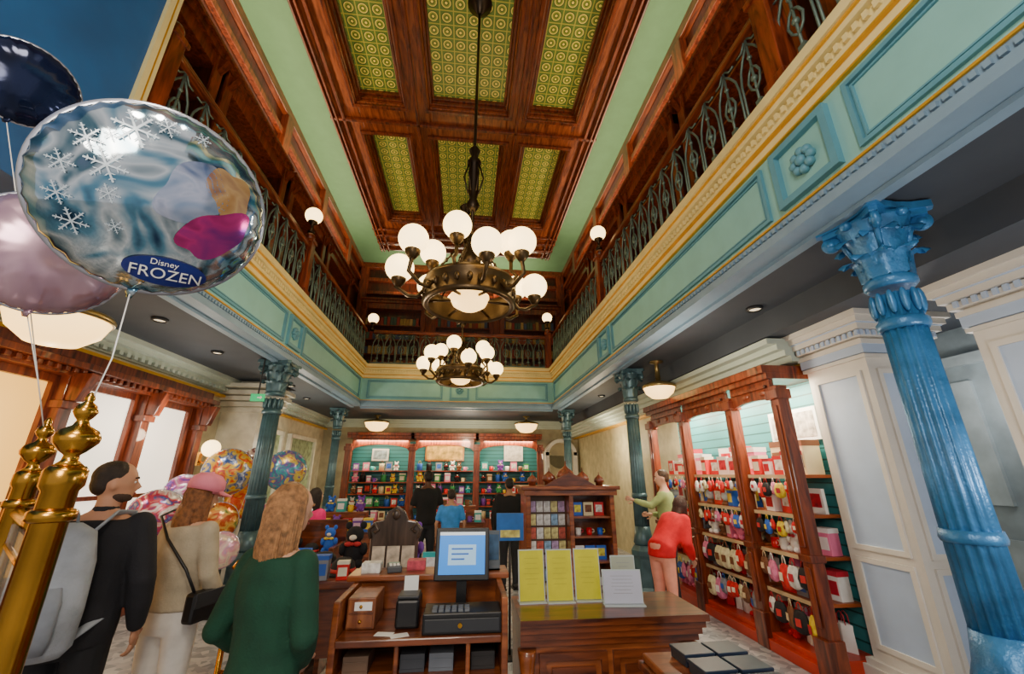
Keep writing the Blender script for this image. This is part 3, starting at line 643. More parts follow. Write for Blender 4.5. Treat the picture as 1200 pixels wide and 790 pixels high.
# ---- low floor displays farther back
for k,(tx,ty,lb) in enumerate(((-2.3,8.9,'left'),(-.15,10.3,'middle'),(1.7,9.2,'right'))):
    t=thing('floor_display','low wooden floor display with stacked gifts in the %s of the shop floor'%lb,'display stand',(tx,ty,0))
    mk('lower_box',B().box(-.6,.6,-.35,.35,0,.62),DESK,t,bev=.01); mk('upper_box',B().box(-.42,.42,-.1,.2,.62,.95),DESK,t,bev=.01); mk('top_edge',B().box(-.63,.63,-.38,.38,.6,.625),DESKD,t,bev=.004)
    for row,(z,yy,x0,x1,rn) in enumerate(((.625,-.25,-.56,.5,'front'),(.95,.05,-.38,.3,'upper'))):
        x=x0; i=0
        while x<x1:
            kd=rnd.choice(['soft toy','gift box','soft toy','mug']); cl=rnd.choice(['red','pink','yellow','blue','white','brown','teal','purple']); wd=KIND[kd][1]*1.2
            good(kd,cl,(tx+x+wd/2,ty+yy,z),0,'%s %s, %s from left, %s row of the %s floor display'%(cl,kd,ORD[i],rn,lb),'goods on the floor displays',1.2,kids=False); x+=wd+.01; i+=1
# ================================================================ CENTRAL DISPLAY CASE WITH DOMES
t=thing('domed_display_case','carved wooden display case with small domes on top and rows of cards','display case',(.68,4.8,0))
b=B(); W_=1.0; D_=.5
b.box(0,W_,D_-.03,D_,0,1.45); b.box(0,.05,0,D_,0,1.45); b.box(W_-.05,W_,0,D_,0,1.45); b.box(.48,.53,0,D_,0,1.45); b.box(0,W_,0,D_,0,.2); b.box(-.03,W_+.03,-.03,D_+.03,1.42,1.48); b.box(-.06,W_+.06,-.06,D_+.06,1.48,1.52)
mk('carcass',b,DESK,t,bev=.006)
for z in (.5,.75,1.0,1.2): mk('shelf',B().box(.53,.95,.03,D_-.03,z-.02,z),DESK,t)
mk('card_backing',B().box(.05,.48,.2,.23,.2,1.42),mat('#5a4436',.6),t)
def dome(x,y,r,z):
    b=B(); b.lathe([(r*.7,z),(r*.7,z+r*.5),(r*.95,z+r*.6),(r,z+r*.95),(r*.8,z+r*1.4),(r*.35,z+r*1.75),(r*.1,z+r*2.0),(r*.05,z+r*2.5)],c=(x,y,0),n=16); return b
for x,r in ((.1,.06),(.3,.08),(.5,.11),(.7,.08),(.9,.06)): mk('dome',dome(x,.2,r,1.52),wood('#4a1a10','#944a30'),t)
b=B(); b.prism([(.2,1.52),(.8,1.52),(.65,1.6),(.5,1.66),(.35,1.6)],-.03,.02,lambda a,c,d:(a,d,c)); mk('pediment',b,DESKD,t)
for r_ in range(8):
    for c_ in range(5):
        o=mk('greeting_card',B().box(-.037,.037,0,.004,0,.115),mat(rnd.choice(['#f2eee2','#c25a4a','#8ab0d0','#e5cf8a','#f6f3ea','#b79bc4']),.4,var=.5,sc=25),loc=(.68+.095+c_*.084,4.985,.27+r_*.138))
        tag(o,'pictured card, row %s from the top and %s from left in the domed case'%(ORD[7-r_],ORD[c_]),'card','cards in the domed display case')
for li,z in enumerate((.2,.5,.75,1.0,1.2)):
    for i in range(3):
        cl=rnd.choice(['white','pink','cream','red','blue','teal']); good('mug' if li%2 else 'book',cl,(.68+.61+i*.125,4.95,z),0,'%s %s, %s from left on the %s shelf of the domed case'%(cl,'mug' if li%2 else 'book',ORD[i],LV[li]),'goods in the domed display case',.7)
t=thing('blue_poster','small blue poster board standing left of the domed display case','sign',(.48,4.6,0))
mk('poster_panel',B().box(-.14,.14,0,.02,1.0,1.26),mat('#2a6fc0',.4,var=.25),t); mk('stand_pole',B().tube([(0,.03,0),(0,.03,1.24)],.012,8).box(-.13,.13,-.1,.16,0,.015),BLACK,t)
mk('printed_panel',B().box(-.1,.1,-.003,0,1.03,1.1),mat('#e6d27a',.4,var=.5,sc=12),t)
# ================================================================ LEFT MERCHANDISE TABLE
t=thing('display_table','dark wooden display table with merchandise behind the cash desk','table',(-.62,3.6,0))
mk('tabletop',B().box(-.62,.55,-.3,.3,.9,.95),DESKD,t,bev=.01)
for x in (-.56,.49):
    for y in (-.24,.24): mk('leg',B().lathe([(.03,0),(.045,.1),(.03,.2),(.045,.6),(.03,.7),(.05,.9)],c=(x,y,0),n=12),DESKD,t)
mk('apron',B().box(-.59,.52,-.27,.27,.5,.9),DESKD,t)
t=thing('carved_card_stand','dark carved wooden stand with curved crest holding pale cards','stand',(-.50,3.40,.95))
poly=[(-.17,0),(.17,0),(.17,.26),(.2,.31),(.15,.36),(.09,.37),(.06,.43),(0,.47),(-.06,.43),(-.09,.37),(-.15,.36),(-.2,.31),(-.17,.26)]
mk('back_board',B().prism(poly,0,.04,lambda a,c,d:(a,d,c)),wood('#2d2018','#5a463a'),t,bev=.008)
for s_ in (-1,1): mk('scroll_carving',B().tube([(s_*.17,-.01,.25),(s_*.19,-.01,.31),(s_*.15,-.01,.35),(s_*.12,-.01,.31),(s_*.15,-.01,.29)],.012,7),wood('#2d2018','#6a5648'),t)
mk('crest_boss',B().ball((0,-.01,.41),(.03,.02,.035)),wood('#2d2018','#6a5648'),t); mk('ledge',B().box(-.18,.18,-.09,0,0,.05),wood('#2d2018','#6a5648'),t)
for i in (-1,0,1): tag(mk('price_card',B().box(-.045,.045,-.006,0,.0,.15),mat('#c9b9a4',.5,var=.4,sc=18),loc=(-.50+i*.105,3.39,1.0)),'pale card on the carved stand, %s from left'%ORD[i+1],'card','cards on the carved stand')
lst=[('book','blue',-1.14,3.36,1.0),('gift box','grey',-.98,3.36,.8),('gift box','red',-.83,3.36,.6),('book','teal',-.22,3.36,.8),('gift box','black',-.10,3.36,.7),('hat','black',-1.08,3.74,1.1),('soft toy','black',-.86,3.74,1.35),('hat','brown',-.64,3.78,.9),('soft toy','purple',-.42,3.78,1.3),('hat','grey',-.20,3.74,.9)]
for i,(kd,cl,xx,yy,sc_) in enumerate(lst): good(kd,cl,(xx,yy,.95),.05*(i%3),'%s %s on the dark display table in the %s row'%(cl,kd,'front' if i<5 else 'back'),'goods on the dark display table',sc_)
good('hat','black',(-.88,3.55,.95),.2,'black hat at the centre of the dark display table between rows','goods on the dark display table',1.0)
t=thing('plush_rack','dark wooden tiered rack of soft toys left of the dark display table','rack',(-1.55,4.55,0))
mk('frame',B().box(-.36,.36,.22,.26,0,1.2).box(-.36,-.32,-.2,.26,0,1.0).box(.32,.36,-.2,.26,0,1.0),DESKD,t,bev=.006)
for z,y0_ in ((.25,-.2),(.6,-.12),(.92,-.02)): mk('shelf',B().box(-.34,.34,y0_,.24,z-.03,z),DESK,t)
for li,(z,yy) in enumerate(((.25,-.06),(.6,.0),(.92,.08))):
    for i in range(4):
        cl=rnd.choice(['black','black','purple','blue','brown','grey','pink']); kd='hat' if (li==2 and i%2==0) else 'soft toy'
        good(kd,cl,(-1.55-.25+i*.165,4.55+yy,z),0,'%s %s, %s from left on the %s tier of the toy rack'%(cl,kd,ORD[i],('lowest','middle','highest')[li]),'goods on the toy rack',.8 if kd=='hat' else 1.0)
# ================================================================ CASH DESK
t=thing('cash_desk','wooden cash desk with raised ledge and open compartments','desk',(-.57,2.2,0))
b=B(); W_=.79; 
b.box(0,.03,0,.44,0,1.1); b.box(W_-.03,W_,0,.44,0,1.1); b.box(0,W_,.44,.5,0,1.1); b.box(.03,W_-.03,.0,.44,.0,.1); b.box(.03,W_-.03,.02,.44,.58,.62); b.box(.03,W_-.03,.0,.44,.78,.8); b.box(.28,.3,.02,.44,.62,.93); b.box(.6,.62,.0,.44,.8,.93)
mk('body',b,DESK,t,bev=.005)
mk('worktop',B().box(.031,W_-.031,-.03,.41,.93,.96),DESKD,t,bev=.006)
mk('ledge',B().box(-.04,W_+.04,.36,.56,1.1,1.13),DESK,t,bev=.006)
mk('back_rail',B().box(.03,W_-.03,.41,.44,.96,1.1),DESK,t)
for i in (0,1):
    d=mk('door',B().box(.04+i*.37,.39+i*.37,-.015,.0,.12,.56),DESK,t,bev=.005); mk('knob',B().ball((.36+i*.09,-.03,.36),.015,8,6),BRASS,d)
dk=(-.60,2.2)
def on(x,y,z): return (dk[0]+x,dk[1]+y,z)
t=thing('till_monitor','black touch monitor with blue screen on the cash desk','monitor',on(.6,.26,.96),rz=-.04); t.scale=(.86,.9,.96)
mk('monitor_base',B().box(-.1,.1,-.08,.08,0,.02),BLACK,t,bev=.005); mk('stand',B().box(-.03,.03,.0,.04,.0,.2),BLACK,t)
Mx=Matrix.Translation((0,-.03,.3))@Matrix.Rotation(-.15,4,'X')
mk('casing',B().box(-.165,.165,0,.04,-.13,.13,M=Mx),BLACK,t,bev=.006)
mk('screen',B().box(-.14,.14,-.004,0,-.10,.108,M=Mx),mat('#2a8ae0',.3,emit=.6,eh='#1f88f0',var=.05),t)
mk('screen_window',B().box(-.085,.085,-.006,-.004,-.055,.045,M=Mx),mat('#a8d4f4',.3,emit=.4,eh='#9fd0fa',var=.02),t)
mk('menu_bar',B().box(-.14,.14,-.006,-.004,.092,.108,M=Mx),mat('#eaf4fa',.3,emit=.4,var=.02),t)
for i in range(3): mk('screen_text_line',B().box(-.065,.065-.025*i,-.008,-.006,.02-.025*i,.028-.025*i,M=Mx),mat('#2c6fc0',.4,emit=.4),t)
t=thing('cash_register','black cash register drawer with keypad under the monitor','cash register',on(.6,.11,.96))
mk('drawer_box',B().box(-.17,.19,-.12,.05,0,.085),BLACK,t,bev=.006); mk('drawer_front',B().box(-.16,.18,-.128,-.12,.012,.065),DGREY,t,bev=.003)
b=B()
for i in range(6):
    for j in range(3): b.box(-.13+i*.03,-.108+i*.03,-.1+j*.03,-.08+j*.03,.08,.093)
mk('keypad',b,mat('#6d7176',.5),t); mk('lock',B().lathe([(.01,0),(.01,.01)],c=(.0,-.128,.04),n=12,M=Matrix.Rotation(PI/2,3,'X')),BRASS,t)
t=thing('receipt_printer','small black receipt printer left of the cash register','printer',on(.35,.16,.96)); mk('casing',B().box(-.055,.055,-.08,.08,0,.12),BLACK,t,bev=.012); mk('cover',B().box(-.05,.05,-.07,.05,.12,.135),DGREY,t,bev=.005); mk('paper',B().box(-.035,.035,.03,.032,.13,.2),WHITE,t)
t=thing('card_terminal','grey card payment terminal with keys on the desk ledge','card terminal',on(.22,.46,1.13),rz=.2); mk('casing',B().box(-.04,.04,-.06,.06,0,.035),mat('#4a4d52',.5),t,bev=.008); mk('display',B().box(-.03,.03,.02,.05,.035,.037),mat('#9fc0b0',.3),t)
b=B(); [b.box(-.028+i*.02,-.014+i*.02,-.05+j*.018,-.038+j*.018,.035,.04) for i in range(3) for j in range(3)]; mk('keys',b,WHITE,t)
t=thing('wooden_drawer_box','brown wooden organiser box with label at left end of desk','box',on(.135,.2,.96)); mk('carcass',B().box(-.065,.065,-.1,.12,0,.13),wood('#5b2c14','#9a5a30'),t,bev=.005); 
for i in range(2):
    d=mk('drawer',B().box(-.055,.055,-.108,-.1,.012+i*.06,.062+i*.06),wood('#6b3519','#a86636'),t); mk('knob',B().ball((0,-.115,.037+i*.06),.008,8,6),BRASS,d)
mk('paper_label',B().box(-.03,.05,-.111,-.108,.08,.115),WHITE,t)
t=thing('leaflet_holder','grey leaflet holder standing on ledge beside monitor','holder',on(.76,.46,1.13)); mk('holder_back',B().box(-.055,.055,0,.01,0,.2),mat('#5f6870',.4),t); mk('leaflet',B().box(-.05,.05,-.006,0,.01,.18),mat('#3d5c7c',.5,var=.4,sc=20),t); mk('lip',B().box(-.055,.055,-.04,-.03,0,.05).box(-.055,.055,-.04,0,0,.008),mat('#5f6870',.4),t)
for i,(x,h,w_) in enumerate(((.14,'#6a5342','brown card box'),(.39,'#3b3f46','dark cash bag'),(.52,'#69707a','grey paper stack'),(.71,'#2c2a2a','black hand scanner case'))):
    b=B(); b.box(-.055,.055,-.08,.1,0,.07); b.box(-.05,.05,-.083,-.08,.015,.05); tag(mk('stored_box',b,mat(h,.6),loc=on(x,.14,.8),bev=.006),'%s in the open compartment of the cash desk'%w_,'box')
for i,(x,h,w_) in enumerate(((.10,'#e9e4d8','white booklet stack'),(.34,'#c04a5a','rose booklet stack'),(.50,'#4a7fb0','blue booklet stack'))):
    b=B(); b.box(-.05,.05,-.04,.04,0,.05); b.box(-.048,.052,-.043,-.04,.005,.045); tag(mk('booklet_stack',b,mat(h,.6,var=.4,sc=30),loc=on(x,.45 if i!=1 else .50,1.13),bev=.003),'%s on the raised ledge of the cash desk'%w_,'booklets')
for i,(x,rz) in enumerate(((.33,.3),(.26,-.2))): tag(mk('paper_slip',B().box(-.04,.04,-.025,.025,0,.001),WHITE,loc=on(x,.01+.02*i,.96+.001*i),rz=rz),'white paper slip lying on the worktop, %s'%('on the bottom' if i==0 else 'on top'),'paper')
# ---- second counter
CY=2.3
t=thing('service_counter','dark wooden panelled service counter with moulded top edge','counter',(.29,CY,0)); W_=.87; D_=.34
mk('body',B().box(0,W_,0,D_,0,.93),DESK,t)
for i in range(2):
    b=B(); x0=.09+i*.36; x1=x0+.33; fz=(.15,.84)
    b.box(x0,x1,-.02,0,fz[0],fz[0]+.03); b.box(x0,x1,-.02,0,fz[1]-.03,fz[1]); b.box(x0,x0+.03,-.02,0,fz[0]+.03,fz[1]-.03); b.box(x1-.03,x1,-.02,0,fz[0]+.03,fz[1]-.03); b.box(x0+.06,x1-.06,-.015,0,fz[0]+.06,fz[1]-.06)
    mk('front_panel',b,DESKD,t)
for x in (.03,W_-.03): mk('pilaster',B().lathe([(.05,0),(.05,.1),(.035,.12),(.04,.4),(.03,.75),(.04,.82),(.045,.86)],c=(x,-.01,0),n=14),DESK,t)
b=B()
for z,w in ((.87,.02),(.9,.035),(.93,.05),(.96,.065)): b.box(-w*.1,W_+w,-w,D_+w*.3,z,z+.03)
mk('countertop',b,DESKD,t)
SGN=mat('#d2cc22',.4,var=.1,sc=10)
def placard(label,x,y,w,h,m_,rz,tilt=-.12):
    t=thing('sign_holder',label,'sign',(x,y,.99),rz); Mx=Matrix.Rotation(tilt,4,'X')
    mk('clear_stand',B().box(-w/2-.008,w/2+.008,-.03,.05,0,.006).box(-w/2-.006,w/2+.006,0.004,.008,.004,h+.006,M=Mx),mat('#b9c4c4',.1,var=.02),t)
    mk('printed_sheet',B().box(-w/2,w/2,-.002,.003,.008,h,M=Mx),m_,t)
    for i in range(6): 
        ww=w*(.3 if i%3 else .38)*random.uniform(.7,1); mk('print_line',B().box(-ww,ww,-.003,-.002,h*(.84-.1*i),h*(.850-.1*i),M=Mx),mat('#b8b22a' if m_ is SGN else '#8b8e94',.6),t)
placard('leftmost of three yellow-green notice cards on the service counter',.385,2.52,.135,.25,SGN,.05)
placard('middle of three yellow-green notice cards on the service counter',.54,2.51,.135,.25,SGN,0)
placard('rightmost of three yellow-green notice cards, beside the white sheet',.70,2.52,.135,.25,SGN,-.05)
placard('white notice sheet in clear holder at right of the counter',.86,2.42,.2,.16,mat('#b9bccc',.4,var=.05),-.1)
placard('small pale card standing behind the white notice sheet',.93,2.58,.13,.2,mat('#a4a998',.4,var=.1),-.1)
# ---- near right stand with dark boxes
t=thing('low_wood_stand','corner of a brown wooden stand at bottom right of counters','stand',(.74,1.3,0))
mk('top_board',B().box(0,.42,0,.62,.93,.96),DESK,t,bev=.008); mk('body',B().box(.02,.40,.02,.60,0,.90),DESK,t,bev=.005); mk('edge_moulding',B().box(-.015,.435,-.015,.635,.90,.93),DESKD,t,bev=.006)
for i in range(6):
    o=thing('dark_slim_box','dark blue slim box on the wooden stand, %s from the far end of %s row'%(ORD[i//2],'left' if i%2==0 else 'right'),'box',(.905+.135*(i%2),1.82-.14*(i//2),.96),rz=.06,group='dark slim boxes on wooden stand')
    mk('tray',B().box(-.06,.06,-.055,.055,0,.03),mat('#1a2233',.35),o,bev=.003); mk('lid',B().box(-.063,.063,-.058,.058,.03,.042),mat('#1f2c42',.4),o,bev=.003)
# ================================================================ BRASS POSTS + GLASS
def brass_post(label,loc,zs=1,fs=1):
    t=thing('brass_post',label,'post',loc); t.scale=(1,1,zs)
    b=B(); b.lathe([(.09,0),(.09,.03),(.05,.05),(.030,.08),(.030,1.56),(.037,1.57),(.037,1.6),(.030,1.61)],n=32); mk('shaft',b,BRASS,t)
    b=B(); P_=[(.036,1.61),(.02,1.625),(.018,1.64),(.03,1.65),(.052,1.675),(.055,1.69),(.045,1.71),(.02,1.725),(.014,1.74),(.022,1.75),(.03,1.765),(.022,1.785),(.01,1.795),(.013,1.805),(.008,1.82),(.001,1.825)]
    b.lathe([(r*fs,1.61+(z-1.61)*fs) for r,z in P_],n=28); mk('finial',b,BRASS,t)
    mk('collar',B().lathe([(.033,1.5),(.040,1.505),(.040,1.52),(.033,1.525)],n=28),BRASS,t)
brass_post('tall polished brass post with turned finial nearest the camera at left',(-.875,1.05,0),1.035,.74)
brass_post('second brass post with finial behind the nearest one, by the balloons',(-1.44,1.6,0),1.03,.8)
px_,py_=-.565,.55
t=thing('glass_screen','clear glass screen with brass rails between the two brass posts','screen',(-.875,1.05,0),rz=math.atan2(py_,px_))
L_=math.hypot(px_,py_)
gm=mat('#dfe8e6',.05,var=.01,alpha=.22)
mk('glass_pane',B().box(.05,L_-.05,-.004,.004,.5,1.5),gm,t)
for z_,r_ in ((1.53,.016),(.48,.016),(1.44,.008)): mk('brass_rail',B().tube([(.04,0,z_),(L_-.04,0,z_)],r_,12),BRASS,t)
# ================================================================ BALLOONS
def thick(r,R): 
    q=min(1,r/R); return .34*R*(max(0,1-q**2.3))**.55
def balloon(label,ctr,R,m_,string_to=None,group=None,ang=None,zk=.6):
    t=thing('foil_balloon',label,'balloon',ctr,0,group)
    d=(Vector((0,0,CH))-Vector(ctr)); d.z*=zk; d.normalize()
    if ang is not None: d=Matrix.Rotation(ang,3,'Z')@d
    q=d.to_track_quat('Z','Y'); t.rotation_mode='QUATERNION'; t.rotation_quaternion=q
    n=72; rr=[0,.2,.4,.55,.68,.78,.86,.92,.96,.985,1.0]
    def side(sg):
        vs=[(0,0,sg*thick(0,R))]
        for f in rr[1:]:
            for k in range(n):
                a=2*PI*k/n; w=1+.16*f**6*math.cos(18*a+math.sin(3*a)); r_=R*f*(1+.012*math.cos(36*a)*f**6)
                vs.append((r_*math.cos(a),r_*math.sin(a),sg*thick(R*f,R)*w))
        fs=[(0,1+k,1+(k+1)%n) for k in range(n)]
        for i in range(len(rr)-2):
            for k in range(n): fs.append((1+i*n+k,1+(i+1)*n+k,1+(i+1)*n+(k+1)%n,1+i*n+(k+1)%n))
        return vs,fs
    b=B(); v1,f1=side(1); v2,f2=side(-1); b.add(v1,f1,True); b.add(v2,f2,True)
    body=mk('foil_body',b,m_,t)
    b=B(); b.lathe([(R*.995,-.002),(R*1.03,-.001),(R*1.03,.001),(R*.995,.002)],n=72,cap=False); mk('seam_rim',b,mat('#b9bcc8',.25,.7),t)
    if string_to:
        inv=q.to_matrix().inverted(); s0=Vector((0,-R,0)); s1=inv@(Vector(string_to)-Vector(ctr)); mid=(s0+s1)/2+Vector((.01,-.02,.01))
        mk('ribbon',B().tube([s0,mid,s1],.0022,6,fl=.4),WHITE,t)
        mk('neck',B().tube([(0,-R*.97,0),(0,-R*1.1,0)],[.02,.008],8,fl=.4),m_,t)
    return t,body
def project(me,R,dx,dy,off,rot=0,sc=1):
    for v in me.vertices:
        x,y=v.co.x*sc,v.co.y*sc; x,y=x*math.cos(rot)-y*math.sin(rot)+dx,x*math.sin(rot)+y*math.cos(rot)+dy
        v.co=(x,y,thick(math.hypot(x,y),R)*(1+.16*(math.hypot(x,y)/R)**6)+off+v.co.z*.3)
    return me
Rb=.226; K_=Rb/.268
bt,bbod=balloon('large round foil balloon printed icy blue and magenta with oval title badge',(-.79,.96,2.295),Rb,foil(['#182448','#5f92ac','#d2dce2','#4c7080','#70789a'],6.5,.88,.09),(-.875,1.05,1.78),zk=.95)
def disc(rx,ry,n=40,rings=6,wob=0):
    b=B(); vs=[(0,0,0)]
    for i in range(1,rings+1):
        for k in range(n): a=2*PI*k/n; f=i/rings*(1+wob*math.sin(3*a+1)+wob*.6*math.sin(5*a)); vs.append((rx*f*math.cos(a),ry*f*math.sin(a),0))
    fs=[(0,1+k,1+(k+1)%n) for k in range(n)]+[(1+i*n+k,1+(i+1)*n+k,1+(i+1)*n+(k+1)%n,1+i*n+(k+1)%n) for i in range(rings-1) for k in range(n)]
    b.add(vs,fs,True); return b.mesh('disc')
mk('printed_patch',project(disc(.085,.05,wob=.1),Rb,.12,-.03,.0025,.8),foil(['#5a1040','#b8307a','#6a2a7c'],9,.6,.14),bt)
mk('printed_patch',project(disc(.06,.085,wob=.1),Rb,.055,.05,.0020,-.4),foil(['#5f86ac','#b9c0d6','#46608a'],9,.75,.13),bt)
mk('printed_patch',project(disc(.045,.065,wob=.12),Rb,.125,.08,.0020,.5),foil(['#a06a30','#d0a878','#6a3a50'],9,.6,.14),bt)
mk('title_badge',project(disc(.083,.036),Rb,.052,-.158,.005,.06),mat('#1c2a78',.3,.3),bt)
mk('title_text',project(text_mesh('FROZEN',.038,.001),Rb,.054,-.165,.009,.06),WHITE,bt)
mk('title_text',project(text_mesh('Disney',.020,.001),Rb,.044,-.137,.009,.06),WHITE,bt)
for cx_,cy_,r_ in ((-.09,.17,.05),(-.17,.1,.035),(-.03,.21,.028),(-.2,.02,.03),(-.12,.05,.045),(-.19,-.06,.03),(-.15,-.12,.035),(-.1,-.02,.025),(.05,.22,.02),(-.07,-.1,.02),(-.13,.13,.018)):
    b=B(); cx_*=K_;cy_*=K_;r_*=K_
    for k in range(6):
        a=k*PI/3; w=r_*.05; px,py=-math.sin(a)*w,math.cos(a)*w; ex,ey=math.cos(a)*r_,math.sin(a)*r_
        m=[(cx_+ex*f,cy_+ey*f) for f in (0,.33,.66,1)]
        for i in range(3): b.add([(m[i][0]+px,m[i][1]+py,0),(m[i][0]-px,m[i][1]-py,0),(m[i+1][0]-px,m[i+1][1]-py,0),(m[i+1][0]+px,m[i+1][1]+py,0)],[(0,1,2,3)])
        for f in (.45,.75):
            q=(cx_+ex*f,cy_+ey*f)
            for s_ in (-1,1):
                a2=a+s_*1.0; l=r_*.3*(1.3-f); b.add([(q[0]+px,q[1]+py,0),(q[0]-px,q[1]-py,0),(q[0]-px+l*math.cos(a2),q[1]-py+l*math.sin(a2),0),(q[0]+px+l*math.cos(a2),q[1]+py+l*math.sin(a2),0)],[(0,1,2,3)])
    mk('snowflake_print',project(b.mesh('sf'),Rb,0,0,.004),mat('#c2d0dc',.3,.3,var=.02),bt)
Fv=Vector((math.sin(YAW)*math.cos(PIT),math.cos(YAW)*math.cos(PIT),math.sin(PIT))); Rv=Vector((math.cos(YAW),-math.sin(YAW),0)); Uv=Rv.cross(Fv)
def at(px,py,Y):
    d=Fv+Rv*((px-600)/FPX)+Uv*((395-py)/FPX); return Vector((0,0,CH))+d*(Y/d.y)
balloon('pale pink foil balloon partly behind the large printed balloon',tuple(at(58,298,1.35)),.195,foil(['#8a6a80','#c3a0ae','#a58098'],3,.7,.18),(-1.44,1.6,1.78))
balloon('dark navy foil balloon at the top left edge',tuple(at(28,98,1.35)),.15,foil(['#0a0d1a','#1c2748','#10131f'],3,.6,.12),(-1.44,1.6,1.78))
bc=[['#2a8f8a','#d8452e','#e7c43a','#1f4f9a','#e8e8e0'],['#d85a9a','#38b0b8','#7a4fb0','#f0e05a','#c8305a'],['#c9384a','#f0f0ea','#c9384a','#2a5aa0','#f0d0c0'],['#4aa0c8','#e8e8f0','#d06aa0','#6a4fb0','#f0f0f0'],['#e06a2a','#c43c1e','#e8b040','#7a2a1a'],['#e07a30','#b84a1e','#e8c060','#5a8a4a'],['#8fb8d8','#e7a0b8','#f3ead0','#9a7ab8'],['#b8404a','#e8d8c8','#6a2a3a','#c8a050'],['#38a06a','#e6d048','#c8408a','#3a70b8']]
bw=['teal and red','pink and turquoise','red and white','sky blue and pink','bright orange','amber orange','pale blue and rose','dusky red','green and yellow']
bp=[(267,553,7.1,.34),(335,551,7.2,.30),(182,603,5.2,.25),(215,577,6.2,.22),(284,587,7.5,.26),(254,612,6.2,.24),(258,645,5.7,.20),(300,541,7.5,.22),(324,603,7.2,.24)]
p=at(252,695,6.2)
for i,(px,py,Y,r_) in enumerate(bp):
    q_=at(px,py,Y); balloon('%s foil balloon in the cluster behind the customer in pink cap'%bw[i],tuple(q_),r_,foil(bc[i],7,.3,.2),(p.x,6.2,.78),'balloon cluster',ang=random.uniform(-.35,.35))
t=thing('balloon_weight','grey weighted stand holding the ribbons of the balloon cluster','stand',(p.x,6.2,0)); mk('pole',B().tube([(0,0,0),(0,0,.8)],.02,10),DGREY,t); mk('base',B().lathe([(.18,0),(.18,.03),(.03,.06)],n=24),DGREY,t)
t=thing('queue_barrier','brass queue barrier with cross bars beside customer in white jeans','barrier',(-1.72,3.75,0))
for x in (0,.34): mk('post',B().lathe([(.12,0),(.12,.02),(.02,.04),(.02,.95),(.035,.97),(.001,1.02)],c=(x,0,0),n=16),BRASS,t)
for z in (.9,.3): mk('cross_bar',B().tube([(0,0,z),(.34,0,z)],.014,8),BRASS,t)
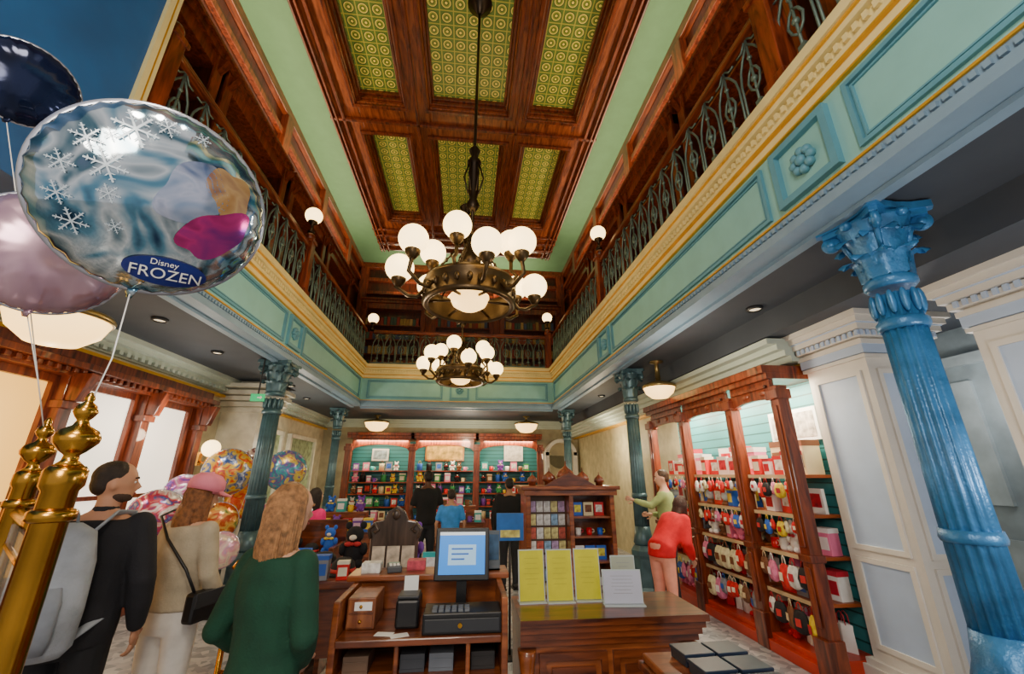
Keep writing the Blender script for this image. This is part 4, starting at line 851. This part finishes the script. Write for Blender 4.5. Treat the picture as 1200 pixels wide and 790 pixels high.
# ================================================================ PEOPLE
def person(label,loc,rz,H,skin,top,pants,hairc,hair='short',arms=None,head=(0,0),lean=0,fem=False,vox=.016,sleeve='long',shoes='#222226',beard=False,step=.0,cap=None,loose=0,hem=.84,slim=1):
    t=thing('person',label,'person',(loc[0],loc[1],0),rz); t.scale=(H/1.7,)*3
    sw=.15 if fem else .185; hw=.085
    def L(p):
        p=Vector(p); 
        if p.z<=.92: return p
        q=p-Vector((0,0,.92)); return Vector((0,0,.92))+Matrix.Rotation(-lean,3,'X')@q
    SK=mat(skin,.55,var=.08,sc=9); TP=mat(top,.85,var=.16,sc=10,bump=.25); PT=mat(pants,.8,var=.12,sc=9)
    A=arms or {-1:((-sw-.07,-.03,1.12),(-sw-.06,.06,.88)),1:((sw+.07,-.03,1.12),(sw+.06,.06,.88))}
    rings=[(.84,.15,.105),(.93,.158,.112),(1.03,.13 if fem else .15,.095),(1.13,.132 if fem else .155,.098),(1.25,.15 if fem else .175,.11),(1.35,sw,.1),(1.41,sw*.75,.078),(1.455,.06,.055)]
    rings=[(z,rx*slim,ry*slim) for z,rx,ry in rings]
    def torso(b,g,z0,z1):
        n=18; rs=[r for r in rings if z0-.001<=r[0]<=z1+.001]; vs=[]
        for (z,rx,ry) in rs:
            for k in range(n):
                a=2*PI*k/n; vs.append(L(((rx+g)*math.cos(a),(ry+g)*math.sin(a),z)))
        m=len(rs); fs=[(i*n+k,i*n+(k+1)%n,(i+1)*n+(k+1)%n,(i+1)*n+k) for i in range(m-1) for k in range(n)]+[tuple(range(n))[::-1],tuple((m-1)*n+k for k in range(n))]
        b.add(vs,fs,True)
    legs={s_:((s_*hw,0,.88),(s_*(hw+.01),.015+s_*step*.5,.48),(s_*(hw+.015),-.01+s_*step,.085)) for s_ in (-1,1)}
    b=B(); torso(b,0,.84,1.46); 
    nk=L((0,.0,1.42)); 
    HM=Matrix.Translation(L((0,.01,1.5)))@Matrix.Rotation(-lean*.6,4,'X')@Matrix.Rotation(head[0],4,'Z')@Matrix.Rotation(-head[1],4,'X')
    hp=lambda x,y,z: HM@Vector((x,y,z))
    b.limb([nk,hp(0,0,.03)],[.054,.05])
    R3=HM.to_3x3()
    b.ball(hp(0,.005,.105),(.073,.091,.1),18,12,M=R3); b.ball(hp(0,.035,.045),(.054,.056,.056),14,9,M=R3); b.ball(hp(0,.072,.018),(.024,.02,.018),8,6,M=R3)
    b.tube([hp(0,.090,.10),hp(0,.110,.070),hp(0,.098,.062)],[.009,.014,.012],8); b.ball(hp(0,.082,.122),(.05,.014,.01),8,6,M=R3); b.ball(hp(0,.086,.038),(.022,.012,.008),8,6,M=R3)
    for s_ in (-1,1): b.ball(hp(s_*.076,.0,.085),(.01,.02,.03),8,6,M=R3)
    fing=B()
    def armpts(s_):
        sh=L((s_*(sw-.01)*slim,0,1.375)); el=L(A[s_][0]) if A[s_][0][2]>.92 else Vector(A[s_][0]); wr=L(A[s_][1]) if A[s_][1][2]>.92 else Vector(A[s_][1]); return sh,el,wr
    for s_ in (-1,1):
        sh,el,wr=armpts(s_)
        b.limb([sh,el,wr],[.044,.035,.025])
        d=(wr-el).normalized(); side=d.cross(Vector((1,0,0))); side=side.normalized() if side.length>.1 else Vector((0,0,1)); nrm=d.cross(side)
        if abs(d.z)>.6: side=Vector((0,1,0))-d*d.y; side.normalize(); nrm=d.cross(side)
        Mh=Matrix((side,nrm,d)).transposed(); pc=wr+d*.05
        b.ball(pc,(.038,.016,.05),12,8,M=Mh)
        inw=-s_*Vector((1,0,0)); inw=inw-d*inw.dot(d); inw=inw.normalized() if inw.length>.1 else nrm
        for i,(o_,l_) in enumerate(((.027,.066),(.009,.075),(-.009,.07),(-.026,.054))):
            p0=wr+d*.078+side*o_; fing.tube([p0,p0+d*l_*.5+inw*.006,p0+d*l_*.85+inw*.022,p0+d*l_*.95+inw*.036],[.009,.0085,.0078,.005],8)
        p0=wr+d*.03+side*.030; fing.tube([p0,p0+side*.025+d*.025,p0+side*.03+d*.055+inw*.01],[.012,.01,.007],8)
    for s_ in (-1,1): b.limb(list(legs[s_]),[.08,.054,.036]); b.limb([(legs[s_][2][0],legs[s_][2][1]-.01,.05),(legs[s_][2][0],legs[s_][2][1]+.13,.035)],[.034,.028])
    me=baked(b,vox,3); bm=bmesh.new(); bm.from_mesh(me); fm=fing.mesh('f'); bm.from_mesh(fm); bm.to_mesh(me); bm.free()
    me.polygons.foreach_set('use_smooth',[True]*len(me.polygons)); mk('body',me,SK,t)
    b=B(); torso(b,.018+loose,hem,1.41)
    for s_ in (-1,1):
        sh,el,wr=armpts(s_)
        if sleeve=='long': b.limb([sh,(sh+el)/2,el,(el+wr)/2,wr-(wr-el).normalized()*.02],[.060+loose,.056+loose,.05+loose,.046+loose,.036+loose*.5])
        else: b.limb([sh,sh+(el-sh)*.7],[.06+loose,.054+loose])
    b.limb([L((0,0,1.40)),L((0,.004,1.445))],[.068,.062]); mk('top',baked(b,vox,4),TP,t)
    b=B(); 
    rs=[(.80,.145,.10),(.86,.16,.116),(.93,.168,.122),(1.0,.15,.112)]; b.loft([(0,0,z,rx*slim,ry*slim) for z,rx,ry in rs])
    for s_ in (-1,1): b.limb([legs[s_][0],(Vector(legs[s_][0])+Vector(legs[s_][1]))/2,legs[s_][1],legs[s_][2]],[.094,.083,.066,.05])
    mk('trousers',baked(b,vox,3),PT,t)
    for s_ in (-1,1):
        x,y=legs[s_][2][0],legs[s_][2][1]; b=B(); b.limb([(x,y-.03,.045),(x,y+.06,.045),(x,y+.16,.035)],[.042,.045,.034]); b.box(x-.045,x+.045,y-.07,y+.19,0,.02); mk('shoe',b,mat(shoes,.5),t)
    for s_ in (-1,1):
        mk('eye',B().ball(hp(s_*.03,.085,.098),(.0115,.006,.007),8,6,M=R3),WHITE,t)
        mk('iris',B().ball(hp(s_*.03,.0895,.098),(.005,.003,.005),8,6,M=R3),mat('#2a1a10',.3),t)
        mk('eyebrow',B().tube([hp(s_*.015,.097,.117),hp(s_*.03,.095,.123),hp(s_*.047,.083,.118)],.004,6),mat(hairc,.8),t)
    mk('lips',B().ball(hp(0,.0975,.038),(.02,.006,.006),8,6,M=R3),mat('#9a4a42',.5),t)
    HR=mat(hairc,.5,var=.5,sc=40,bump=.5)
    b=B()
    if hair=='short':
        b.ball(hp(0,-.014,.130),(.078,.090,.080),18,12,M=R3); b.ball(hp(0,-.042,.088),(.070,.060,.064),14,9,M=R3); me=baked(b,.007,1); mk('hair',me,HR,t)
    else:
        ln={'bob':.24,'long':.36}[hair]
        c=B(); c.ball(hp(0,-.012,.114),(.079,.095,.098),20,12,M=R3)
        c.loft([tuple(hp(0,-.030,.10))+(.074,.058),tuple(hp(0,-.040,.04))+(.079,.060),tuple(hp(0,-.045,-.0))+(.078,.058),tuple(hp(0,-.05,-.07))+(.074,.05),tuple(hp(0,-.055,-.06)+Vector((0,0,-ln*.42)))+(.062,.036)],n=20)
        cm=baked(c,.01,2)
        rr_=random.Random(5); K=240
        for k in range(K):
            a=PI+(k/(K-1)-.5)*2*1.95; lay=rr_.uniform(0,.003)
            ca,sa=math.sin(a),math.cos(a)
            w=rr_.uniform(-.004,.004); l=ln*rr_.uniform(.9,1.02); g=lay; ph=rr_.uniform(0,6)
            pts=[hp(ca*.01,-.005+sa*.012,.213),hp(ca*.045,-.008+sa*.055,.196),hp((.074+g)*ca,-.01+sa*(.09+g),.145),hp((.082+g)*ca,-.012+sa*(.096+g),.08)]
            bs=pts[-1]; inw=Vector((-bs.x+HM.translation.x,0,0))*.14
            pts+=[bs+Vector((w*.5,-.004,-l*.3))+inw*.2,bs+Vector((w+.002*math.sin(ph),-.008,-l*.62))+inw*.7,bs+Vector((w*1.2,-.002,-l*.85))+inw*1.2,bs+Vector((w*.6,.008,-l*1.05))+inw*1.7]
            b.tube(pts,[.004,.005,.005,.005,.005,.0048,.004,.0012],5)
        bm=bmesh.new(); bm.from_mesh(cm); bm.from_mesh(b.mesh('h')); bm.to_mesh(cm); bm.free(); cm.polygons.foreach_set('use_smooth',[True]*len(cm.polygons))
        mk('hair',cm,HR,t)
    if beard:
        b=B(); b.ball(hp(0,.031,.026),(.0555,.0575,.040),18,12,M=R3); b.ball(hp(0,.074,.012),(.025,.0205,.0165),8,6,M=R3); mk('beard',baked(b,.005,1),mat('#4a3428',.8,bump=.5,sc=40),t)
    if cap:
        b=B(); b.lathe([(.108,-.01),(.112,.03),(.102,.07),(.07,.1),(.014,.112),(.01,.12)],n=24); Mc=HM@Matrix.Translation((0,-.006,.13)); 
        b.v=[tuple(Mc@Vector(v)) for v in b.v]; c_=mk('cap',b,mat(cap,.8,bump=.2),t)
        b=B(); n_=14; vs=[]
        for i in range(n_+1):
            a=PI*i/n_; vs+=[(.105*math.cos(a),.1*math.sin(a)-.008,.135),(.098*math.cos(a),.185*math.sin(a)+.0,.122-.015*abs(math.cos(a)))]
        v2=[Vector(v)+Vector((0,0,.006)) for v in vs]; q=len(vs)
        vs=[HM@Vector(v) for v in vs]+[HM@v for v in v2]
        fs=[(2*i,2*i+1,2*i+3,2*i+2) for i in range(n_)]+[(q+2*i,q+2*i+2,q+2*i+3,q+2*i+1) for i in range(n_)]+[(2*i+1,q+2*i+1,q+2*i+3,2*i+3) for i in range(n_)]
        b.add(vs,fs,True); mk('brim',b,mat(cap,.8),c_)
    return t
MP=(-1.93,2.62); MR=.2
person('man in black jacket with grey backpack turning his head to the right',MP,MR,1.71,'#c89070','#1d1d23','#1c1d22','#2a1c12','short',head=(-1.15,.02),beard=True,vox=.010,loose=.010)
person('woman in pink cap, cream knit top and white jeans with her back turned',(-1.72,3.05),-.3,1.62,'#d6a283','#b9ab92','#e6e2dc','#8a5630','long',head=(-.3,.25),fem=True,vox=.012,cap='#ec8498',arms={-1:((-.23,-.02,1.13),(-.2,.12,.95)),1:((.23,-.02,1.13),(.22,.12,.93))},loose=.004,hem=.93)
WP=(-.765,2.02); WR=-.35
person('woman with shoulder length brown hair in dark green sweater at the cash desk',WP,WR,1.60,'#d2a083','#12422f','#1b1d24','#a3744a','bob',head=(-.35,.1),fem=True,vox=.009,arms={-1:((-.225,-.04,1.12),(-.23,.17,.98)),1:((.20,-.02,1.12),(.10,.12,.98))},loose=.004,slim=.92)
person('dark haired man in black t-shirt standing before the middle back shelves',(-.62,7.5),.3,1.7,'#5b3826','#16171a','#22252c','#100c0a','short',sleeve='short',vox=.022,arms={-1:((-.26,.0,1.1),(-.2,.15,.95)),1:((.26,.0,1.1),(.2,.15,.95))})
person('shorter person in blue shirt facing the back shelves',(-.2,6.9),.1,1.42,'#b98a6c','#3f8fe0','#3a4252','#241710','short',sleeve='short',vox=.022)
person('dark haired child in bright pink jacket beside the balloons',(-1.78,5.5),-.6,1.48,'#c79a7c','#e8207c','#2b2f3a','#1e1512','bob',fem=True,vox=.022,loose=.02)
person('person in black jacket browsing, seen from behind near centre',(.72,7.0),.1,1.58,'#a87858','#121316','#26282e','#15100e','short',vox=.022,loose=.025)
person('man in olive green sweater reaching left beside the column',(2.76,5.8),1.0,1.70,'#d4a38a','#9cae70','#3a3a40','#4a3020','short',head=(.3,.1),vox=.02,arms={-1:((-.24,.16,1.24),(-.2,.38,1.3)),1:((.24,.05,1.1),(.2,.22,1.1))})
person('woman in red jacket and pale salmon trousers bending beside the right shelves',(2.24,4.95),-1.15,1.55,'#c4937a','#d81424','#f2a48c','#3a1a14','bob',fem=True,lean=.78,vox=.016,loose=.018,hem=.84,arms={-1:((-.20,.06,1.12),(-.17,.26,1.04)),1:((.20,.12,1.14),(.16,.34,1.10))})
R2=Matrix.Rotation(MR,3,'Z'); off=R2@Vector((-.03,-.0,0))
bpk=thing('backpack','light grey fabric backpack on the back of the man in black','backpack',(MP[0]+off.x,MP[1]+off.y,0),MR)
b=B(); b.loft([(0,-.22,.86,.12,.06),(0,-.23,.9,.155,.09),(0,-.24,1.05,.165,.105),(0,-.23,1.25,.155,.095),(0,-.215,1.38,.12,.07),(0,-.205,1.42,.05,.03)],n=24); mk('pack_body',b,mat('#a4abb6',.8,bump=.3,sc=10),bpk)
b=B(); b.loft([(0,-.31,.9,.1,.03),(0,-.325,.96,.12,.045),(0,-.325,1.1,.12,.045),(0,-.31,1.16,.1,.03)],n=20); mk('front_pocket',b,mat('#8d94a0',.8,sc=10),bpk)
for s_ in (-1,1): mk('strap',B().tube([(s_*.1,-.19,1.38),(s_*.12,-.08,1.455),(s_*.13,.06,1.445),(s_*.135,.155,1.34),(s_*.15,.15,1.15),(s_*.19,.0,1.0),(s_*.12,-.19,.92)],.022,8,fl=.35),mat('#a4aab4',.8),bpk)
mk('haul_loop',B().tube([(-.03,-.2,1.41),(-.02,-.2,1.46),(.02,-.2,1.46),(.03,-.2,1.41)],.007,6),mat('#6d737c',.8),bpk)
t=thing('shoulder_bag','small black crossbody bag hanging at hip of woman in white jeans','bag',(-1.72,3.05,0),-.3)
b=B(); b.box(.19,.27,-.12,.1,.84,1.0); mk('bag_body',b,BLACK,t,bev=.02); mk('flap',B().box(.268,.276,-.12,.1,.92,1.0),DGREY,t,bev=.004)
mk('strap',B().tube([(.23,-.1,1.0),(.17,-.13,1.12),(.0,-.14,1.28),(-.12,-.11,1.4),(-.13,-.02,1.43),(-.11,.09,1.36),(.05,.14,1.2),(.22,.08,1.0)],.008,6),BLACK,t)
pm=Matrix.Translation((WP[0],WP[1],0))@Matrix.Rotation(WR,4,'Z')
p=pm@Vector((-.22,.245,.915)); t=thing('phone','black phone held by woman in green sweater','phone',tuple(p),WR); mk('phone_body',B().box(-.035,.035,-.07,.07,0,.008,M=Matrix.Rotation(.5,4,'X')),BLACK,t,bev=.004); mk('phone_screen',B().box(-.03,.03,-.062,.062,.008,.009,M=Matrix.Rotation(.5,4,'X')),mat('#39424f',.1),t)
# ================================================================ LIGHT
def area(loc,sx,sy,e,col,rot=(0,0,0)):
    l=bpy.data.lights.new('lamp','AREA'); l.shape='RECTANGLE'; l.size=sx; l.size_y=sy; l.energy=e; l.color=col; o=bpy.data.objects.new('area_light',l); C.objects.link(o); o.location=loc; o.rotation_euler=rot; return o
def point(loc,e,col,r=.15):
    l=bpy.data.lights.new('lamp','POINT'); l.energy=e; l.color=col; l.shadow_soft_size=r; o=bpy.data.objects.new('point_fill',l); C.objects.link(o); o.location=loc
W=(1,.80,.52)
area((GL+.5,7,7.45),.4,9,130,W,(PI,0,0)); area((GR-.5,5,7.45),.4,12,150,W,(PI,0,0)); area((-.2,YBK-.6,7.5),5,.4,90,W,(PI,0,0))  # unseen upward lights added above the bookcases to brighten the ceiling
point((-.2,-.8,4.4),240,(1,.87,.70),.4); point((-.4,-.9,2.5),130,(1,.88,.72),.4)  # fill lights added out of view behind the camera
for y in (4.19,5.15,6.25): area((3.3,y,2.55),.2,.7,42,(1,.84,.58),(0,-.25,0))
for x in (-2.5,-.65,1.3): area((x,12.95,2.6),1.5,.2,80,(1,.80,.5),(.1,0,0))
point((-3.7,3.9,2.0),22,(1,.9,.75),.1); point((-3.8,6.0,2.3),22,(1,.9,.75),.1); point((4.4,3.0,2.3),12,(1,.92,.85),.1); point((-3.6,9.2,2.2),50,(1,.88,.68),.1); point((3.0,9.3,2.3),60,W,.1); point((0,11.8,2.6),80,W,.15); point((2.9,1.2,1.6),34,(1,.92,.84),.2); point((-1.2,5.0,2.9),50,W,.1); point((2.2,4.2,2.5),40,(1,.84,.62),.1)  # fill lights added to brighten aisles and shop floor, no fixtures of their own
w=bpy.data.worlds.new('world'); S.world=w; w.use_nodes=True; bg=w.node_tree.nodes['Background']; bg.inputs[0].default_value=(1,.95,.95,1); bg.inputs[1].default_value=.65
